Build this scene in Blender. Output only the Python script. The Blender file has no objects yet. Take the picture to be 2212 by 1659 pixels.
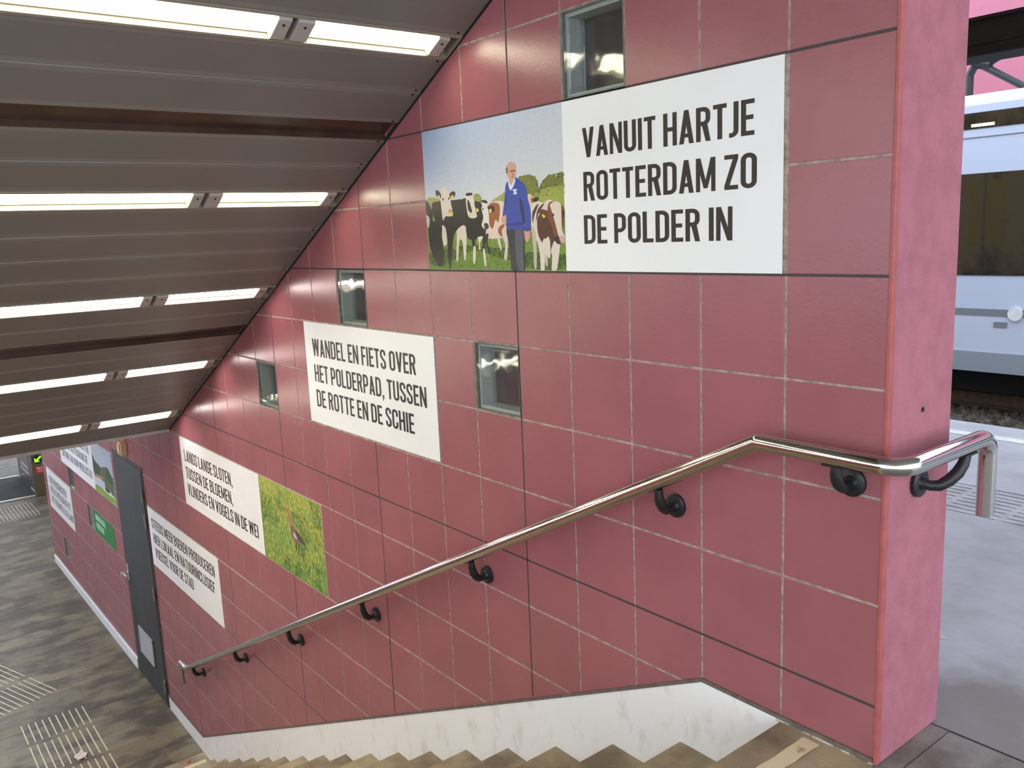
import bpy, bmesh, math, random
from mathutils import Vector, Matrix
from mathutils.geometry import tessellate_polygon
random.seed(7)
S = bpy.context.scene
COL = S.collection

# ------------------------------------------------------------------ camera
cam = bpy.data.cameras.new('camera'); co = bpy.data.objects.new('camera', cam); COL.objects.link(co)
R0 = ((0.62004683, 0.78344174, -0.04196383), (0.10991851, -0.13970422, -0.9840735), (-0.77682678, 0.60555905, -0.17273791))
m = Matrix(((R0[0][0], -R0[1][0], -R0[2][0], 1.41333443),
            (R0[0][1], -R0[1][1], -R0[2][1], -2.07647977),
            (R0[0][2], -R0[1][2], -R0[2][2], 0.1469707), (0, 0, 0, 1)))
co.matrix_world = m
cam.sensor_width = 36; cam.sensor_fit = 'HORIZONTAL'; cam.lens = 1863.614 * 36 / 2212
cam.clip_start = 0.02; cam.clip_end = 200
S.camera = co

# ------------------------------------------------------------------ world: overcast daylight
w = bpy.data.worlds.new('world'); S.world = w; w.use_nodes = True
nt = w.node_tree; bg = nt.nodes['Background']
tc = nt.nodes.new('ShaderNodeTexCoord'); sp = nt.nodes.new('ShaderNodeSeparateXYZ'); rp = nt.nodes.new('ShaderNodeValToRGB')
nt.links.new(tc.outputs['Generated'], sp.inputs[0]); nt.links.new(sp.outputs['Z'], rp.inputs[0])
rp.color_ramp.elements[0].position = 0.0; rp.color_ramp.elements[0].color = (0.88, 0.93, 1.0, 1)
rp.color_ramp.elements[1].position = 1.0; rp.color_ramp.elements[1].color = (0.74, 0.84, 1.0, 1)
nt.links.new(rp.outputs[0], bg.inputs[0]); bg.inputs[1].default_value = 2.9
LAMP_WARM = 13.0
LAMP_PINK = 17.0
vs = S.view_settings
S.display_settings.display_device = 'sRGB'
vs.view_transform = 'Standard'; vs.look = 'None'; vs.gamma = 1; vs.exposure = 0.12; vs.use_curve_mapping = False

# ------------------------------------------------------------------ helpers
def lin(c):
    r = []
    for v in c[:3]:
        v = v / 255.0
        r.append(v / 12.92 if v <= 0.04045 else ((v + 0.055) / 1.055) ** 2.4)
    return tuple(r) + (1.0,)

def mat(name, c, rough=0.5, metal=0.0, spec=0.5, var=0.0, scale=8.0, c2=None, bump=0.0, bscale=40.0, detail=6.0, lo=0.4, hi=0.6, coat=0.0, stretch=None):
    M = bpy.data.materials.new(name); M.use_nodes = True; t = M.node_tree; b = t.nodes['Principled BSDF']
    b.inputs['Base Color'].default_value = lin(c); b.inputs['Roughness'].default_value = rough
    b.inputs['Metallic'].default_value = metal; b.inputs['Specular IOR Level'].default_value = spec
    b.inputs['Coat Weight'].default_value = coat; b.inputs['Coat Roughness'].default_value = 0.1
    g = t.nodes.new('ShaderNodeNewGeometry'); mp = t.nodes.new('ShaderNodeMapping')
    t.links.new(g.outputs['Position'], mp.inputs[0])
    if stretch: mp.inputs['Scale'].default_value = stretch
    if var > 0 or c2:
        n = t.nodes.new('ShaderNodeTexNoise'); n.inputs['Scale'].default_value = scale; n.inputs['Detail'].default_value = detail
        n.inputs['Roughness'].default_value = 0.6
        t.links.new(mp.outputs[0], n.inputs[0])
        r = t.nodes.new('ShaderNodeValToRGB'); t.links.new(n.outputs[0], r.inputs[0])
        a = lin(c); bcol = lin(c2) if c2 else tuple(x * (1 - var) for x in a[:3]) + (1,)
        r.color_ramp.elements[0].position = lo; r.color_ramp.elements[0].color = bcol
        r.color_ramp.elements[1].position = hi; r.color_ramp.elements[1].color = a
        t.links.new(r.outputs[0], b.inputs['Base Color'])
    if bump > 0:
        n2 = t.nodes.new('ShaderNodeTexNoise'); n2.inputs['Scale'].default_value = bscale; n2.inputs['Detail'].default_value = 4
        t.links.new(mp.outputs[0], n2.inputs[0])
        bp = t.nodes.new('ShaderNodeBump'); bp.inputs['Strength'].default_value = bump; bp.inputs['Distance'].default_value = 0.01
        t.links.new(n2.outputs[0], bp.inputs['Height']); t.links.new(bp.outputs[0], b.inputs['Normal'])
    return M

def emis(name, c, s):
    M = bpy.data.materials.new(name); M.use_nodes = True; t = M.node_tree; b = t.nodes['Principled BSDF']
    b.inputs['Base Color'].default_value = lin(c); b.inputs['Emission Color'].default_value = lin(c); b.inputs['Emission Strength'].default_value = s
    return M

class MB:
    """collects polygons; build() links them as one mesh object"""
    def __init__(s): s.v = []; s.f = []; s.c = []
    def poly(s, pts, col=None):
        b = len(s.v); s.v += [tuple(p) for p in pts]; s.f.append(tuple(range(b, b + len(pts)))); s.c.append(col)
    def box(s, x0, x1, y0, y1, z0, z1, col=None):
        b = len(s.v); s.v += [(x, y, z) for x in (x0, x1) for y in (y0, y1) for z in (z0, z1)]
        for f in ((0, 1, 3, 2), (4, 6, 7, 5), (0, 4, 5, 1), (2, 3, 7, 6), (0, 2, 6, 4), (1, 5, 7, 3)):
            s.f.append(tuple(b + i for i in f)); s.c.append(col)
    def prism_xz(s, pts, y0, y1, col=None):
        n = len(pts); b = len(s.v)
        s.v += [(x, y0, z) for x, z in pts] + [(x, y1, z) for x, z in pts]
        s.f.append(tuple(b + i for i in range(n))); s.f.append(tuple(b + n + i for i in reversed(range(n))))
        for i in range(n):
            j = (i + 1) % n; s.f.append((b + i, b + n + i, b + n + j, b + j))
        s.c += [col] * (n + 2)
    def obox(s, p, ex, ey, ez, col=None):   # oriented box centre p, half-vectors
        p, ex, ey, ez = Vector(p), Vector(ex), Vector(ey), Vector(ez); b = len(s.v)
        s.v += [tuple(p + i * ex + j * ey + k * ez) for i in (-1, 1) for j in (-1, 1) for k in (-1, 1)]
        for f in ((0, 1, 3, 2), (4, 6, 7, 5), (0, 4, 5, 1), (2, 3, 7, 6), (0, 2, 6, 4), (1, 5, 7, 3)):
            s.f.append(tuple(b + i for i in f)); s.c.append(col)
    def tube(s, path, r, n=16, caps=True, col=None):
        path = [Vector(p) for p in path]; rr = r if isinstance(r, (list, tuple)) else [r] * len(path)
        t0 = (path[1] - path[0]).normalized(); up = Vector((0, 0, 1)) if abs(t0.z) < 0.9 else Vector((0, 1, 0))
        u = t0.cross(up).normalized(); rings = []
        for i, p in enumerate(path):
            if i == 0: t = t0
            elif i == len(path) - 1: t = (path[i] - path[i - 1]).normalized()
            else: t = ((path[i] - path[i - 1]).normalized() + (path[i + 1] - path[i]).normalized()).normalized()
            u = (u - t * u.dot(t)).normalized(); v = t.cross(u); b = len(s.v)
            s.v += [tuple(p + rr[i] * (math.cos(a) * u + math.sin(a) * v)) for a in (2 * math.pi * k / n for k in range(n))]
            rings.append(b)
        for a, b in zip(rings, rings[1:]):
            for k in range(n):
                q = (k + 1) % n; s.f.append((a + k, a + q, b + q, b + k)); s.c.append(col)
        if caps:
            s.f.append(tuple(rings[0] + k for k in reversed(range(n)))); s.f.append(tuple(rings[-1] + k for k in range(n))); s.c += [col, col]
    def mesh(s, name, m, smooth=False, bevel=0):
        me = bpy.data.meshes.new(name); me.from_pydata(s.v, [], s.f); me.update()
        if any(c is not None for c in s.c):
            ca = me.color_attributes.new('print_colour', 'FLOAT_COLOR', 'CORNER')
            for p, c in zip(me.polygons, s.c):
                for k, li in enumerate(p.loop_indices):
                    cc = c if c is not None else (1, 1, 1, 1)
                    ca.data[li].color = cc[k] if isinstance(cc[0], (tuple, list)) else cc
        bm = bmesh.new(); bm.from_mesh(me)
        if not any(c is not None for c in s.c): bmesh.ops.recalc_face_normals(bm, faces=bm.faces)
        if bevel: bmesh.ops.bevel(bm, geom=bm.edges[:], offset=bevel, segments=2, affect='EDGES', profile=0.5)
        bm.to_mesh(me); bm.free()
        if smooth:
            for p in me.polygons: p.use_smooth = True
            me.set_sharp_from_angle(angle=math.radians(40))
        me.materials.append(m)
        return me
    def build(s, name, m, parent=None, smooth=False, bevel=0, label=None):
        o = bpy.data.objects.new(name, s.mesh(name, m, smooth, bevel)); COL.objects.link(o)
        if parent is not None: o.parent = parent
        if label: o['label'] = label
        return o

def tag(o, label=None, cat=None, group=None, kind=None):
    if label: o['label'] = label
    if cat: o['category'] = cat
    if group: o['group'] = group
    if kind: o['kind'] = kind
    return o
def empty(name, loc=(0, 0, 0)):
    o = bpy.data.objects.new(name, None); COL.objects.link(o); o.location = loc; o.empty_display_size = 0.1
    return o
def link_child(name, me, parent, loc=(0, 0, 0)):
    o = bpy.data.objects.new(name, me); COL.objects.link(o); o.parent = parent; o.location = loc; return o
def copy_tree(o, parent=None):
    c = o.copy(); COL.objects.link(c); c.parent = parent
    for ch in list(o.children): copy_tree(ch, c)
    return c

# ------------------------------------------------------------------ materials
RED = (156, 96, 102)
M = {}
M['tile'] = mat('glazed_red_tile', RED, rough=0.27, spec=0.5, var=0.10, scale=2.5, bump=0.05, bscale=90)
M['tile_edge'] = M['tile']
M['grout'] = mat('grout', (176, 158, 148), rough=0.9, c2=(128, 112, 104), scale=30, lo=.35, hi=.6)
M['dark_joint'] = mat('dark_sealant', (66, 58, 58), rough=0.7)
M['plaster'] = mat('pink_render', (178, 110, 124), rough=0.8, c2=(162, 99, 110), scale=14, lo=.3, hi=.62, bump=0.35, bscale=220)
M['bead'] = mat('salmon_edge_bead', (176, 92, 90), rough=0.5, var=.15, scale=20)
M['skirt'] = mat('pale_painted_concrete', (236, 240, 242), rough=0.5, c2=(216, 216, 210), scale=9, detail=9, lo=.26, hi=.46, bump=0.1, bscale=60, stretch=(1.4, 1.4, .7))
M['trim'] = mat('grey_sealant_trim', (112, 100, 92), rough=0.8, var=.3, scale=25)
M['dirty'] = mat('chipped_whitewash', (196, 190, 176), rough=0.8, c2=(120, 108, 92), scale=22, lo=.42, hi=.52)
M['step'] = mat('brown_stained_stone_step', (166, 150, 122), rough=0.65, c2=(112, 98, 78), scale=3.5, lo=.36, hi=.62, bump=.12, bscale=80)
M['step_b'] = mat('dark_stained_stone_step', (150, 134, 108), rough=0.65, c2=(100, 86, 70), scale=4.5, lo=.38, hi=.62, bump=.12, bscale=80)
M['cream'] = mat('cream_contrast_strip', (214, 198, 164), rough=0.6, c2=(160, 140, 108), scale=16, lo=.32, hi=.40)
PV = [((118, 108, 86), (80, 69, 58)), ((112, 103, 84), (80, 70, 60)), ((104, 92, 76), (74, 63, 54)), ((124, 114, 92), (86, 75, 62)), ((114, 103, 80), (78, 67, 55))]
M['pav'] = [mat('worn_stone_paver_%s' % n, a, rough=0.5, c2=b, scale=2.6, detail=7.0, lo=.44, hi=.56, bump=.05, bscale=70, stretch=(1.5, .8, 1)) for n, (a, b) in zip(('tan', 'grey', 'dark', 'pale', 'brown'), PV)]
M['joint_floor'] = mat('floor_joint', (72, 64, 54), rough=0.9)
M['slab'] = mat('platform_asphalt', (188, 188, 196), rough=0.55, c2=(158, 158, 164), scale=3.0, lo=.3, hi=.65, bump=.12, bscale=160)
M['slab2'] = mat('worn_grey_concrete', (138, 134, 128), rough=0.6, c2=(98, 92, 86), scale=6.0, lo=.35, hi=.62, bump=.15, bscale=120)
M['rib'] = mat('pale_concrete_rib', (206, 208, 214), rough=.6, c2=(170, 170, 178), scale=6, lo=.4, hi=.6)
M['crack'] = mat('tar_joint', (44, 42, 44), rough=0.85)
def stain(X, cx, cy, rad, col):
    t = X.node_tree; b = t.nodes['Principled BSDF']; src = b.inputs['Base Color'].links[0].from_socket
    g = t.nodes.new('ShaderNodeNewGeometry'); d = t.nodes.new('ShaderNodeVectorMath'); d.operation = 'DISTANCE'; d.inputs[1].default_value = (cx, cy, PLAT_Z)
    n = t.nodes.new('ShaderNodeTexNoise'); n.inputs['Scale'].default_value = 5; t.links.new(g.outputs['Position'], n.inputs[0])
    a = t.nodes.new('ShaderNodeMath'); a.operation = 'MULTIPLY_ADD'; a.inputs[1].default_value = .55
    t.links.new(g.outputs['Position'], d.inputs[0]); t.links.new(n.outputs[0], a.inputs[0]); t.links.new(d.outputs['Value'], a.inputs[2])
    m_ = t.nodes.new('ShaderNodeMapRange'); m_.inputs[1].default_value = rad + .22; m_.inputs[2].default_value = rad + .40; m_.inputs[3].default_value = .7; m_.inputs[4].default_value = 0
    t.links.new(a.outputs[0], m_.inputs[0]); x = t.nodes.new('ShaderNodeMix'); x.data_type = 'RGBA'
    t.links.new(m_.outputs[0], x.inputs[0]); t.links.new(src, x.inputs[6]); x.inputs[7].default_value = lin(col); t.links.new(x.outputs[2], b.inputs['Base Color'])
PLAT_Z = -1.338
stain(M['slab'], .36, .42, .26, (112, 102, 94))
M['white_line'] = mat('white_road_paint', (226, 228, 232), rough=0.6, var=.12, scale=10)
M['dark'] = mat('dark_cavity', (22, 20, 20), rough=0.8)
M['gap'] = mat('dark_brown_channel', (86, 66, 54), rough=0.25, metal=.2, var=.3, scale=5)
M['black'] = mat('black_powder_coat', (30, 31, 34), rough=0.38, var=.2, scale=30, bump=.1, bscale=200)
M['ledge'] = mat('grey_lacquered_light_trough', (150, 144, 128), rough=0.5, var=.1, scale=8)
M['trough'] = mat('white_lacquered_channel', (176, 172, 164), rough=0.42, var=.08, scale=10)
M['cap'] = mat('grey_plastic_cap', (170, 166, 160), rough=0.5)
M['screw'] = mat('dark_screw', (20, 20, 20), rough=0.5)
M['door'] = mat('grey_painted_steel', (64, 70, 72), rough=0.6, c2=(56, 59, 57), scale=3, lo=.3, hi=.6, stretch=(1, 1, .3))
M['doorframe'] = mat('dark_grey_door_frame', (66, 66, 60), rough=0.45)
M['hinge'] = mat('brushed_hinge_steel', (138, 136, 128), rough=0.4, metal=.1)
M['grille'] = mat('pale_grey_grille', (150, 152, 154), rough=0.5)
M['ivory'] = mat('ivory_plastic', (214, 190, 146), rough=0.5)
M['poster'] = mat('white_printed_sheet', (236, 239, 239), rough=0.36, spec=.4, var=.02, scale=4)
M['ink'] = mat('black_print', (40, 34, 30), rough=0.4, spec=.4)
M['ink_grey'] = mat('dark_grey_print', (96, 96, 104), rough=0.4)
M['green'] = mat('green_printed_sheet', (34, 130, 72), rough=0.36)
M['mint'] = mat('pale_mint_print', (196, 236, 214), rough=0.4)
M['steel_gasket'] = mat('grey_green_mortar', (118, 120, 108), rough=0.6, var=.3, scale=30)
M['reveal'] = mat('pale_grey_green_reveal', (176, 184, 182), rough=0.4)
M['niche_back'] = mat('dark_brown_niche_back', (84, 72, 76), rough=.5, var=.25, scale=12)
M['train'] = mat('pale_blue_train_paint', (186, 196, 216), rough=0.25, spec=.5)
M['train_low'] = mat('grey_blue_train_paint', (190, 198, 216), rough=0.35, spec=.5)
M['train_grey'] = mat('grey_train_stripe', (120, 126, 132), rough=0.4)
M['train_skirt'] = mat('grey_train_skirt', (140, 150, 158), rough=0.4)
M['pink_wall'] = mat('pink_facade', (182, 108, 128), rough=0.6, var=.08, scale=.8)
M['rust'] = mat('rusty_rail', (98, 76, 60), rough=0.6, var=.3, scale=20)
M['ballast'] = mat('track_ballast', (104, 92, 82), rough=0.9, c2=(52, 46, 42), scale=9, lo=.4, hi=.6)
M['beam'] = mat('dark_brown_steel_beam', (34, 26, 24), rough=0.5)
M['gate'] = mat('grey_gate_metal', (116, 118, 120), rough=0.35, metal=.4)
M['gate_front'] = mat('olive_gate_front', (96, 88, 66), rough=0.4, metal=.2)
M['mat'] = mat('dark_entrance_mat', (84, 84, 90), rough=0.8, var=.25, scale=5)
M['alu'] = mat('silver_threshold', (214, 210, 200), rough=0.35, metal=.5)
M['tact'] = mat('cream_tactile_bar', (206, 198, 172), rough=0.45, var=.12, scale=20)
M['red'] = mat('red_sticker', (186, 34, 34), rough=0.4)
M['paper'] = mat('pale_paper', (222, 206, 192), rough=0.8, var=.15, scale=30)
M['warm'] = emis('warm_white_diffuser', (255, 247, 216), LAMP_WARM)
M['pinkw'] = emis('pinkish_white_diffuser', (255, 240, 236), LAMP_PINK)
M['hall'] = emis('added_hall_fill_diffuser', (232, 243, 255), 50.0)
M['warm_low'] = emis('bright_warm_white_diffuser', (255, 250, 232), 28.0)
M['arrow'] = emis('green_led', (120, 255, 20), 2.2)
M['reflection_glow'] = emis('lamp_reflection_glow', (255, 244, 200), 2.0)

# stainless steel
def steel():
    X = bpy.data.materials.new('polished_stainless_steel'); X.use_nodes = True; t = X.node_tree; b = t.nodes['Principled BSDF']
    b.inputs['Metallic'].default_value = 1; b.inputs['Base Color'].default_value = (.60, .58, .54, 1); b.inputs['Roughness'].default_value = .12
    g = t.nodes.new('ShaderNodeNewGeometry'); n = t.nodes.new('ShaderNodeTexNoise'); n.inputs['Scale'].default_value = 30; t.links.new(g.outputs['Position'], n.inputs[0])
    mr = t.nodes.new('ShaderNodeMapRange'); mr.inputs[3].default_value = .06; mr.inputs[4].default_value = .18
    t.links.new(n.outputs[0], mr.inputs[0]); t.links.new(mr.outputs[0], b.inputs['Roughness'])
    return X
M['steel'] = steel()
# clear glass of the blocks
def glass():
    X = bpy.data.materials.new('clear_block_glass'); X.use_nodes = True; t = X.node_tree; N = t.nodes; N.remove(N['Principled BSDF'])
    out = N['Material Output']; tr_ = N.new('ShaderNodeBsdfTransparent'); tr_.inputs[0].default_value = (.95, .97, .96, 1)
    gl = N.new('ShaderNodeBsdfGlossy'); gl.inputs['Roughness'].default_value = .06; lw_ = N.new('ShaderNodeLayerWeight'); lw_.inputs['Blend'].default_value = .5; pw = N.new('ShaderNodeMath'); pw.operation = 'POWER'; pw.inputs[1].default_value = 3.5; fr_ = N.new('ShaderNodeMath'); fr_.operation = 'MULTIPLY_ADD'; fr_.inputs[1].default_value = .8; fr_.inputs[2].default_value = .05; t.links.new(lw_.outputs['Facing'], pw.inputs[0]); t.links.new(pw.outputs[0], fr_.inputs[0])
    g = N.new('ShaderNodeNewGeometry'); n = N.new('ShaderNodeTexNoise'); n.inputs['Scale'].default_value = 11; n.inputs['Detail'].default_value = 1
    t.links.new(g.outputs['Position'], n.inputs[0]); bp = N.new('ShaderNodeBump'); bp.inputs['Strength'].default_value = .3; bp.inputs['Distance'].default_value = .006
    t.links.new(n.outputs[0], bp.inputs['Height']); t.links.new(bp.outputs[0], gl.inputs['Normal']); t.links.new(bp.outputs[0], lw_.inputs['Normal'])
    mx = N.new('ShaderNodeMixShader'); t.links.new(fr_.outputs[0], mx.inputs[0]); t.links.new(tr_.outputs[0], mx.inputs[1]); t.links.new(gl.outputs[0], mx.inputs[2]); t.links.new(mx.outputs[0], out.inputs[0])
    return X
M['glass'] = glass()
M['window'] = mat('dark_tinted_window', (30, 27, 26), rough=0.06, spec=.6, c2=(62, 54, 40), scale=1.3, lo=.5, hi=.62)
# perforated lacquered metal soffit panels: plain flanges, dotted middle
def perforated():
    X = bpy.data.materials.new('perforated_grey_metal'); X.use_nodes = True; t = X.node_tree; N = t.nodes; L = t.links; b = N['Principled BSDF']
    b.inputs['Roughness'].default_value = .42; b.inputs['Metallic'].default_value = .15
    tcn = N.new('ShaderNodeTexCoord'); sx = N.new('ShaderNodeSeparateXYZ'); L.new(tcn.outputs['Object'], sx.inputs[0])
    def mth(op, a, bb=None):
        n = N.new('ShaderNodeMath'); n.operation = op
        for i, q in enumerate((a, bb)):
            if q is None: continue
            if isinstance(q, (int, float)): n.inputs[i].default_value = q
            else: L.new(q, n.inputs[i])
        return n.outputs[0]
    P = 0.0065
    u = mth('DIVIDE', sx.outputs['X'], P); v = mth('DIVIDE', sx.outputs['Y'], P)
    a1 = mth('FRACT', mth('ADD', u, v)); a2 = mth('FRACT', mth('SUBTRACT', u, v))
    d1 = mth('SUBTRACT', a1, .5); d2 = mth('SUBTRACT', a2, .5)
    d = mth('SQRT', mth('ADD', mth('MULTIPLY', d1, d1), mth('MULTIPLY', d2, d2)))
    dot = mth('LESS_THAN', d, .27)
    edge = mth('LESS_THAN', mth('ABSOLUTE', sx.outputs['X']), .084)
    dot = mth('MULTIPLY', dot, edge)
    n = N.new('ShaderNodeTexNoise'); n.inputs['Scale'].default_value = 2.2; g = N.new('ShaderNodeNewGeometry'); L.new(g.outputs['Position'], n.inputs[0])
    r = N.new('ShaderNodeValToRGB'); r.color_ramp.elements[0].color = lin((124, 121, 116)); r.color_ramp.elements[1].color = lin((138, 135, 130)); L.new(n.outputs[0], r.inputs[0])
    mx = N.new('ShaderNodeMix'); mx.data_type = 'RGBA'; L.new(dot, mx.inputs[0]); L.new(r.outputs[0], mx.inputs[6]); mx.inputs[7].default_value = lin((78, 75, 72))
    L.new(mx.outputs[2], b.inputs['Base Color'])
    return X
M['panel'] = perforated()
def printed():
    X = bpy.data.materials.new('colour_print'); X.use_nodes = True; t = X.node_tree; b = t.nodes['Principled BSDF']
    a = t.nodes.new('ShaderNodeVertexColor'); a.layer_name = 'print_colour'
    g = t.nodes.new('ShaderNodeNewGeometry'); n = t.nodes.new('ShaderNodeTexNoise'); n.inputs['Scale'].default_value = 140; n.inputs['Detail'].default_value = 3
    t.links.new(g.outputs['Position'], n.inputs[0]); mr = t.nodes.new('ShaderNodeMapRange'); mr.inputs[1].default_value = .3; mr.inputs[2].default_value = .7; mr.inputs[3].default_value = .95; mr.inputs[4].default_value = 1.05
    t.links.new(n.outputs[0], mr.inputs[0]); vm = t.nodes.new('ShaderNodeVectorMath'); vm.operation = 'SCALE'
    t.links.new(a.outputs[0], vm.inputs[0]); t.links.new(mr.outputs[0], vm.inputs['Scale']); t.links.new(vm.outputs[0], b.inputs['Base Color'])
    b.inputs['Roughness'].default_value = .36; b.inputs['Specular IOR Level'].default_value = .4
    return X
M['print'] = printed()

# ------------------------------------------------------------------ dimensions (metres; wall front is y = 0, x runs down the stairs to -x)
PLAT = -1.338
FLOOR = -4.35
TOPSLOPE = 0.505
SOFF = lambda x: TOPSLOPE * x + 1.645
XS_END = -5.93
STAIR_Y = -4.2
ROWS = [2.04, 1.75, 1.459, 1.167, .877, .5865, .2955, 0, -.291, -.581, -.877, -1.169, -1.367, -1.656, -1.947, -2.245, -2.541, -2.832, -3.125, -3.425, -3.728, -4.025, -4.35]
COLS = [-.3 * c for c in range(-1, 24)]            # .3 ... -6.9
COLS2 = [-8.055] + [-8.13 - .3035 * k for k in range(0, 15)]
def bottom(x):                                      # lower edge of the tiling
    if x > -.299: return -1.322
    if x > -5.955: return -1.322 + .5046 * (x + .299)
    return -4.205
ceil_low = -1.352
DOOR = (-8.045, -6.965, FLOOR, -1.885)

GB = [(-.9, -.6, .5865, .877, 'topmost glass block, above the cow poster, reflecting the lamps'),
      (-2.7, -2.4, -.291, 0, 'glass block on the top edge of the WANDEL EN FIETS poster'),
      (-1.5, -1.2, -.581, -.291, 'glass block right of the WANDEL EN FIETS poster'),
      (-3.9, -3.6, -.877, -.581, 'glass block left of the WANDEL EN FIETS poster, near the soffit'),
      (COLS2[6], COLS2[5], -3.125, -2.832, 'narrow looking glass block touching the left edge of the green sign'),
      (COLS2[9], COLS2[8], -2.832, -2.541, 'glass block under the skyline poster, right of the farthest white poster'),
      (COLS2[12], COLS2[11], -4.025, -3.728, 'lowest glass block, just above the pale skirting below the farthest white poster')]
def in_gb(x0, x1, z0, z1):
    cx, cz = (x0 + x1) / 2, (z0 + z1) / 2
    return any(a < cx < b and c < cz < d for a, b, c, d, _ in GB)
POST = [(-1.8, -.012, 0, .5865), (-3.138, -1.8, -.877, -.291), (-5.7, -3.112, -1.947, -1.367), (-6.94, -5.06, -2.832, -2.245),
        (-10.9, -8.15, -2.541, -1.947), (-12.13, -10.585, -3.435, -2.84), (-9.335, -8.435, -3.12, -2.832)]
def covered(x0, x1, z0, z1):
    return any(a <= x0 + .03 and b >= x1 - .03 and c <= z0 + .012 and d >= z1 - .012 for a, b, c, d in POST)

# ------------------------------------------------------------------ wall with tiles
wall = empty('wall_right', (0, 0, 0)); tag(wall, 'long wall clad in square glazed red tiles beside the stairs', kind='structure')
core = MB(); F, B = .0018, .33
allx = sorted(set([.3] + COLS + [-6.965, -8.045] + COLS2 + [-12.379]))
allx = [x for x in allx if x >= -12.4]
zs = sorted(ROWS)
def solid(x0, x1, z0, z1):
    cx, cz = (x0 + x1) / 2, (z0 + z1) / 2
    if in_gb(x0, x1, z0, z1): return False
    if DOOR[0] - .001 < cx < DOOR[1] + .001 and cz < DOOR[3]: return False
    return True
zs2 = sorted(set(zs + [DOOR[3]]))
for x0, x1 in zip(allx, allx[1:]):
    run = None
    for z0, z1 in zip(zs2, zs2[1:]):
        if solid(x0, x1, z0, z1):
            if run is None: run = [z0, z1]
            else: run[1] = z1
        else:
            if run: core.box(x0, x1, F, B, run[0], run[1])
            run = None
    if run: core.box(x0, x1, F, B, run[0], run[1])
core.build('wall_core', M['grout'], wall)
J = .0040
def clip(poly, fn):
    out = []
    for i in range(len(poly)):
        a, b = poly[i], poly[(i + 1) % len(poly)]; da, db = fn(a), fn(b)
        if da >= 0: out.append(a)
        if (da >= 0) != (db >= 0):
            t = da / (da - db); out.append((a[0] + t * (b[0] - a[0]), a[1] + t * (b[1] - a[1])))
    return out
tiles = []; cache = {}
def add_tiles(cols, xmax):
    for x1, x0 in zip(cols, cols[1:]):
        for z1, z0 in zip(ROWS, ROWS[1:]):
            if in_gb(x0, x1, z0, z1) or covered(x0, x1, z0, z1): continue
            if x0 > XS_END and z0 > SOFF(x1) + .02: continue
            if x1 < XS_END + .1 and z0 > ceil_low: continue
            p = [(x0 + J, z0 + J), (x1 - J, z0 + J), (x1 - J, z1 - J), (x0 + J, z1 - J)]
            full = len(p)
            q = clip(p, lambda a: a[1] + 1.322) if x0 > -.31 else clip(clip(p, lambda a: a[1] - (-1.322 + .5046 * (a[0] + .299))) if x1 > -5.955 else p, lambda a: a[1] + 4.205)
            if len(q) < 3: continue
            ar = abs(sum(q[i][0] * q[(i + 1) % len(q)][1] - q[(i + 1) % len(q)][0] * q[i][1] for i in range(len(q)))) / 2
            if ar < 1e-4: continue
            if x1 < -6.9 and x0 < DOOR[1] and x1 > DOOR[0] and z0 < DOOR[3]: continue
            tiles.append((x0, z0, q, q == p, (round(x1 - x0, 3), round(z1 - z0, 3))))
add_tiles(COLS, .3)
add_tiles(COLS2, -8)
for z1, z0 in zip(ROWS, ROWS[1:]):                 # slivers beside the door, pieces above it
    if z0 < -1.9 and z1 > FLOOR and z0 > -4.3 or z1 < -3.9: tiles.append((-6.96, z0, [(-6.962, max(z0, -4.205) + J), (-6.9 - J, max(z0, -4.205) + J), (-6.9 - J, z1 - J), (-6.962, z1 - J)], False, None))
for k in range(4):
    xa = -6.9 - .289 * k; tiles.append((xa, -1.88, [(xa - .289 + J, -1.88), (xa - J, -1.88), (xa - J, -1.656 - J), (xa - .289 + J, -1.656 - J)], False, None))
    tiles.append((xa, -1.65, [(xa - .289 + J, -1.656 + J), (xa - J, -1.656 + J), (xa - J, -1.37), (xa - .289 + J, -1.37)], False, None))
camx = Vector((1.413, -2.076, .147))
tiles.sort(key=lambda t: (Vector((t[0], 0, t[1])) - camx).length)
def tile_prism(mb, q, ox, oz):
    # front face slightly inset for an arris
    cx = sum(p[0] for p in q) / len(q); cz = sum(p[1] for p in q) / len(q)
    def ins(p, d):
        vx, vz = cx - p[0], cz - p[1]; l = math.hypot(vx, vz) or 1
        return (p[0] + vx / l * d, p[1] + vz / l * d)
    b = len(mb.v); n = len(q)
    mb.v += [(p[0] - ox, .012, p[1] - oz) for p in q] + [(p[0] - ox, .0009, p[1] - oz) for p in q] + [(ins(p, .0015)[0] - ox, 0, ins(p, .0015)[1] - oz) for p in q]
    mb.f.append(tuple(b + 2 * n + i for i in range(n))); mb.c.append(None)
    for lvl in (0, 1):
        for i in range(n):
            j = (i + 1) % n; mb.f.append((b + lvl * n + i, b + lvl * n + j, b + (lvl + 1) * n + j, b + (lvl + 1) * n + i)); mb.c.append(None)
rest = MB()
for i, (x0, z0, q, whole, key) in enumerate(tiles):
    if i < 300:
        if whole and key in cache: me = cache[key]
        else:
            mb = MB(); tile_prism(mb, q, x0, z0); me = mb.mesh('tile', M['tile'])
            if whole: cache[key] = me
        link_child('tile', me, wall, (x0, random.uniform(-.0003, .0004), z0))
    else: tile_prism(rest, q, 0, 0)
if rest.v:
    o = rest.build('distant_tiles', M['tile'], wall); o['kind'] = 'stuff'
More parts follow.
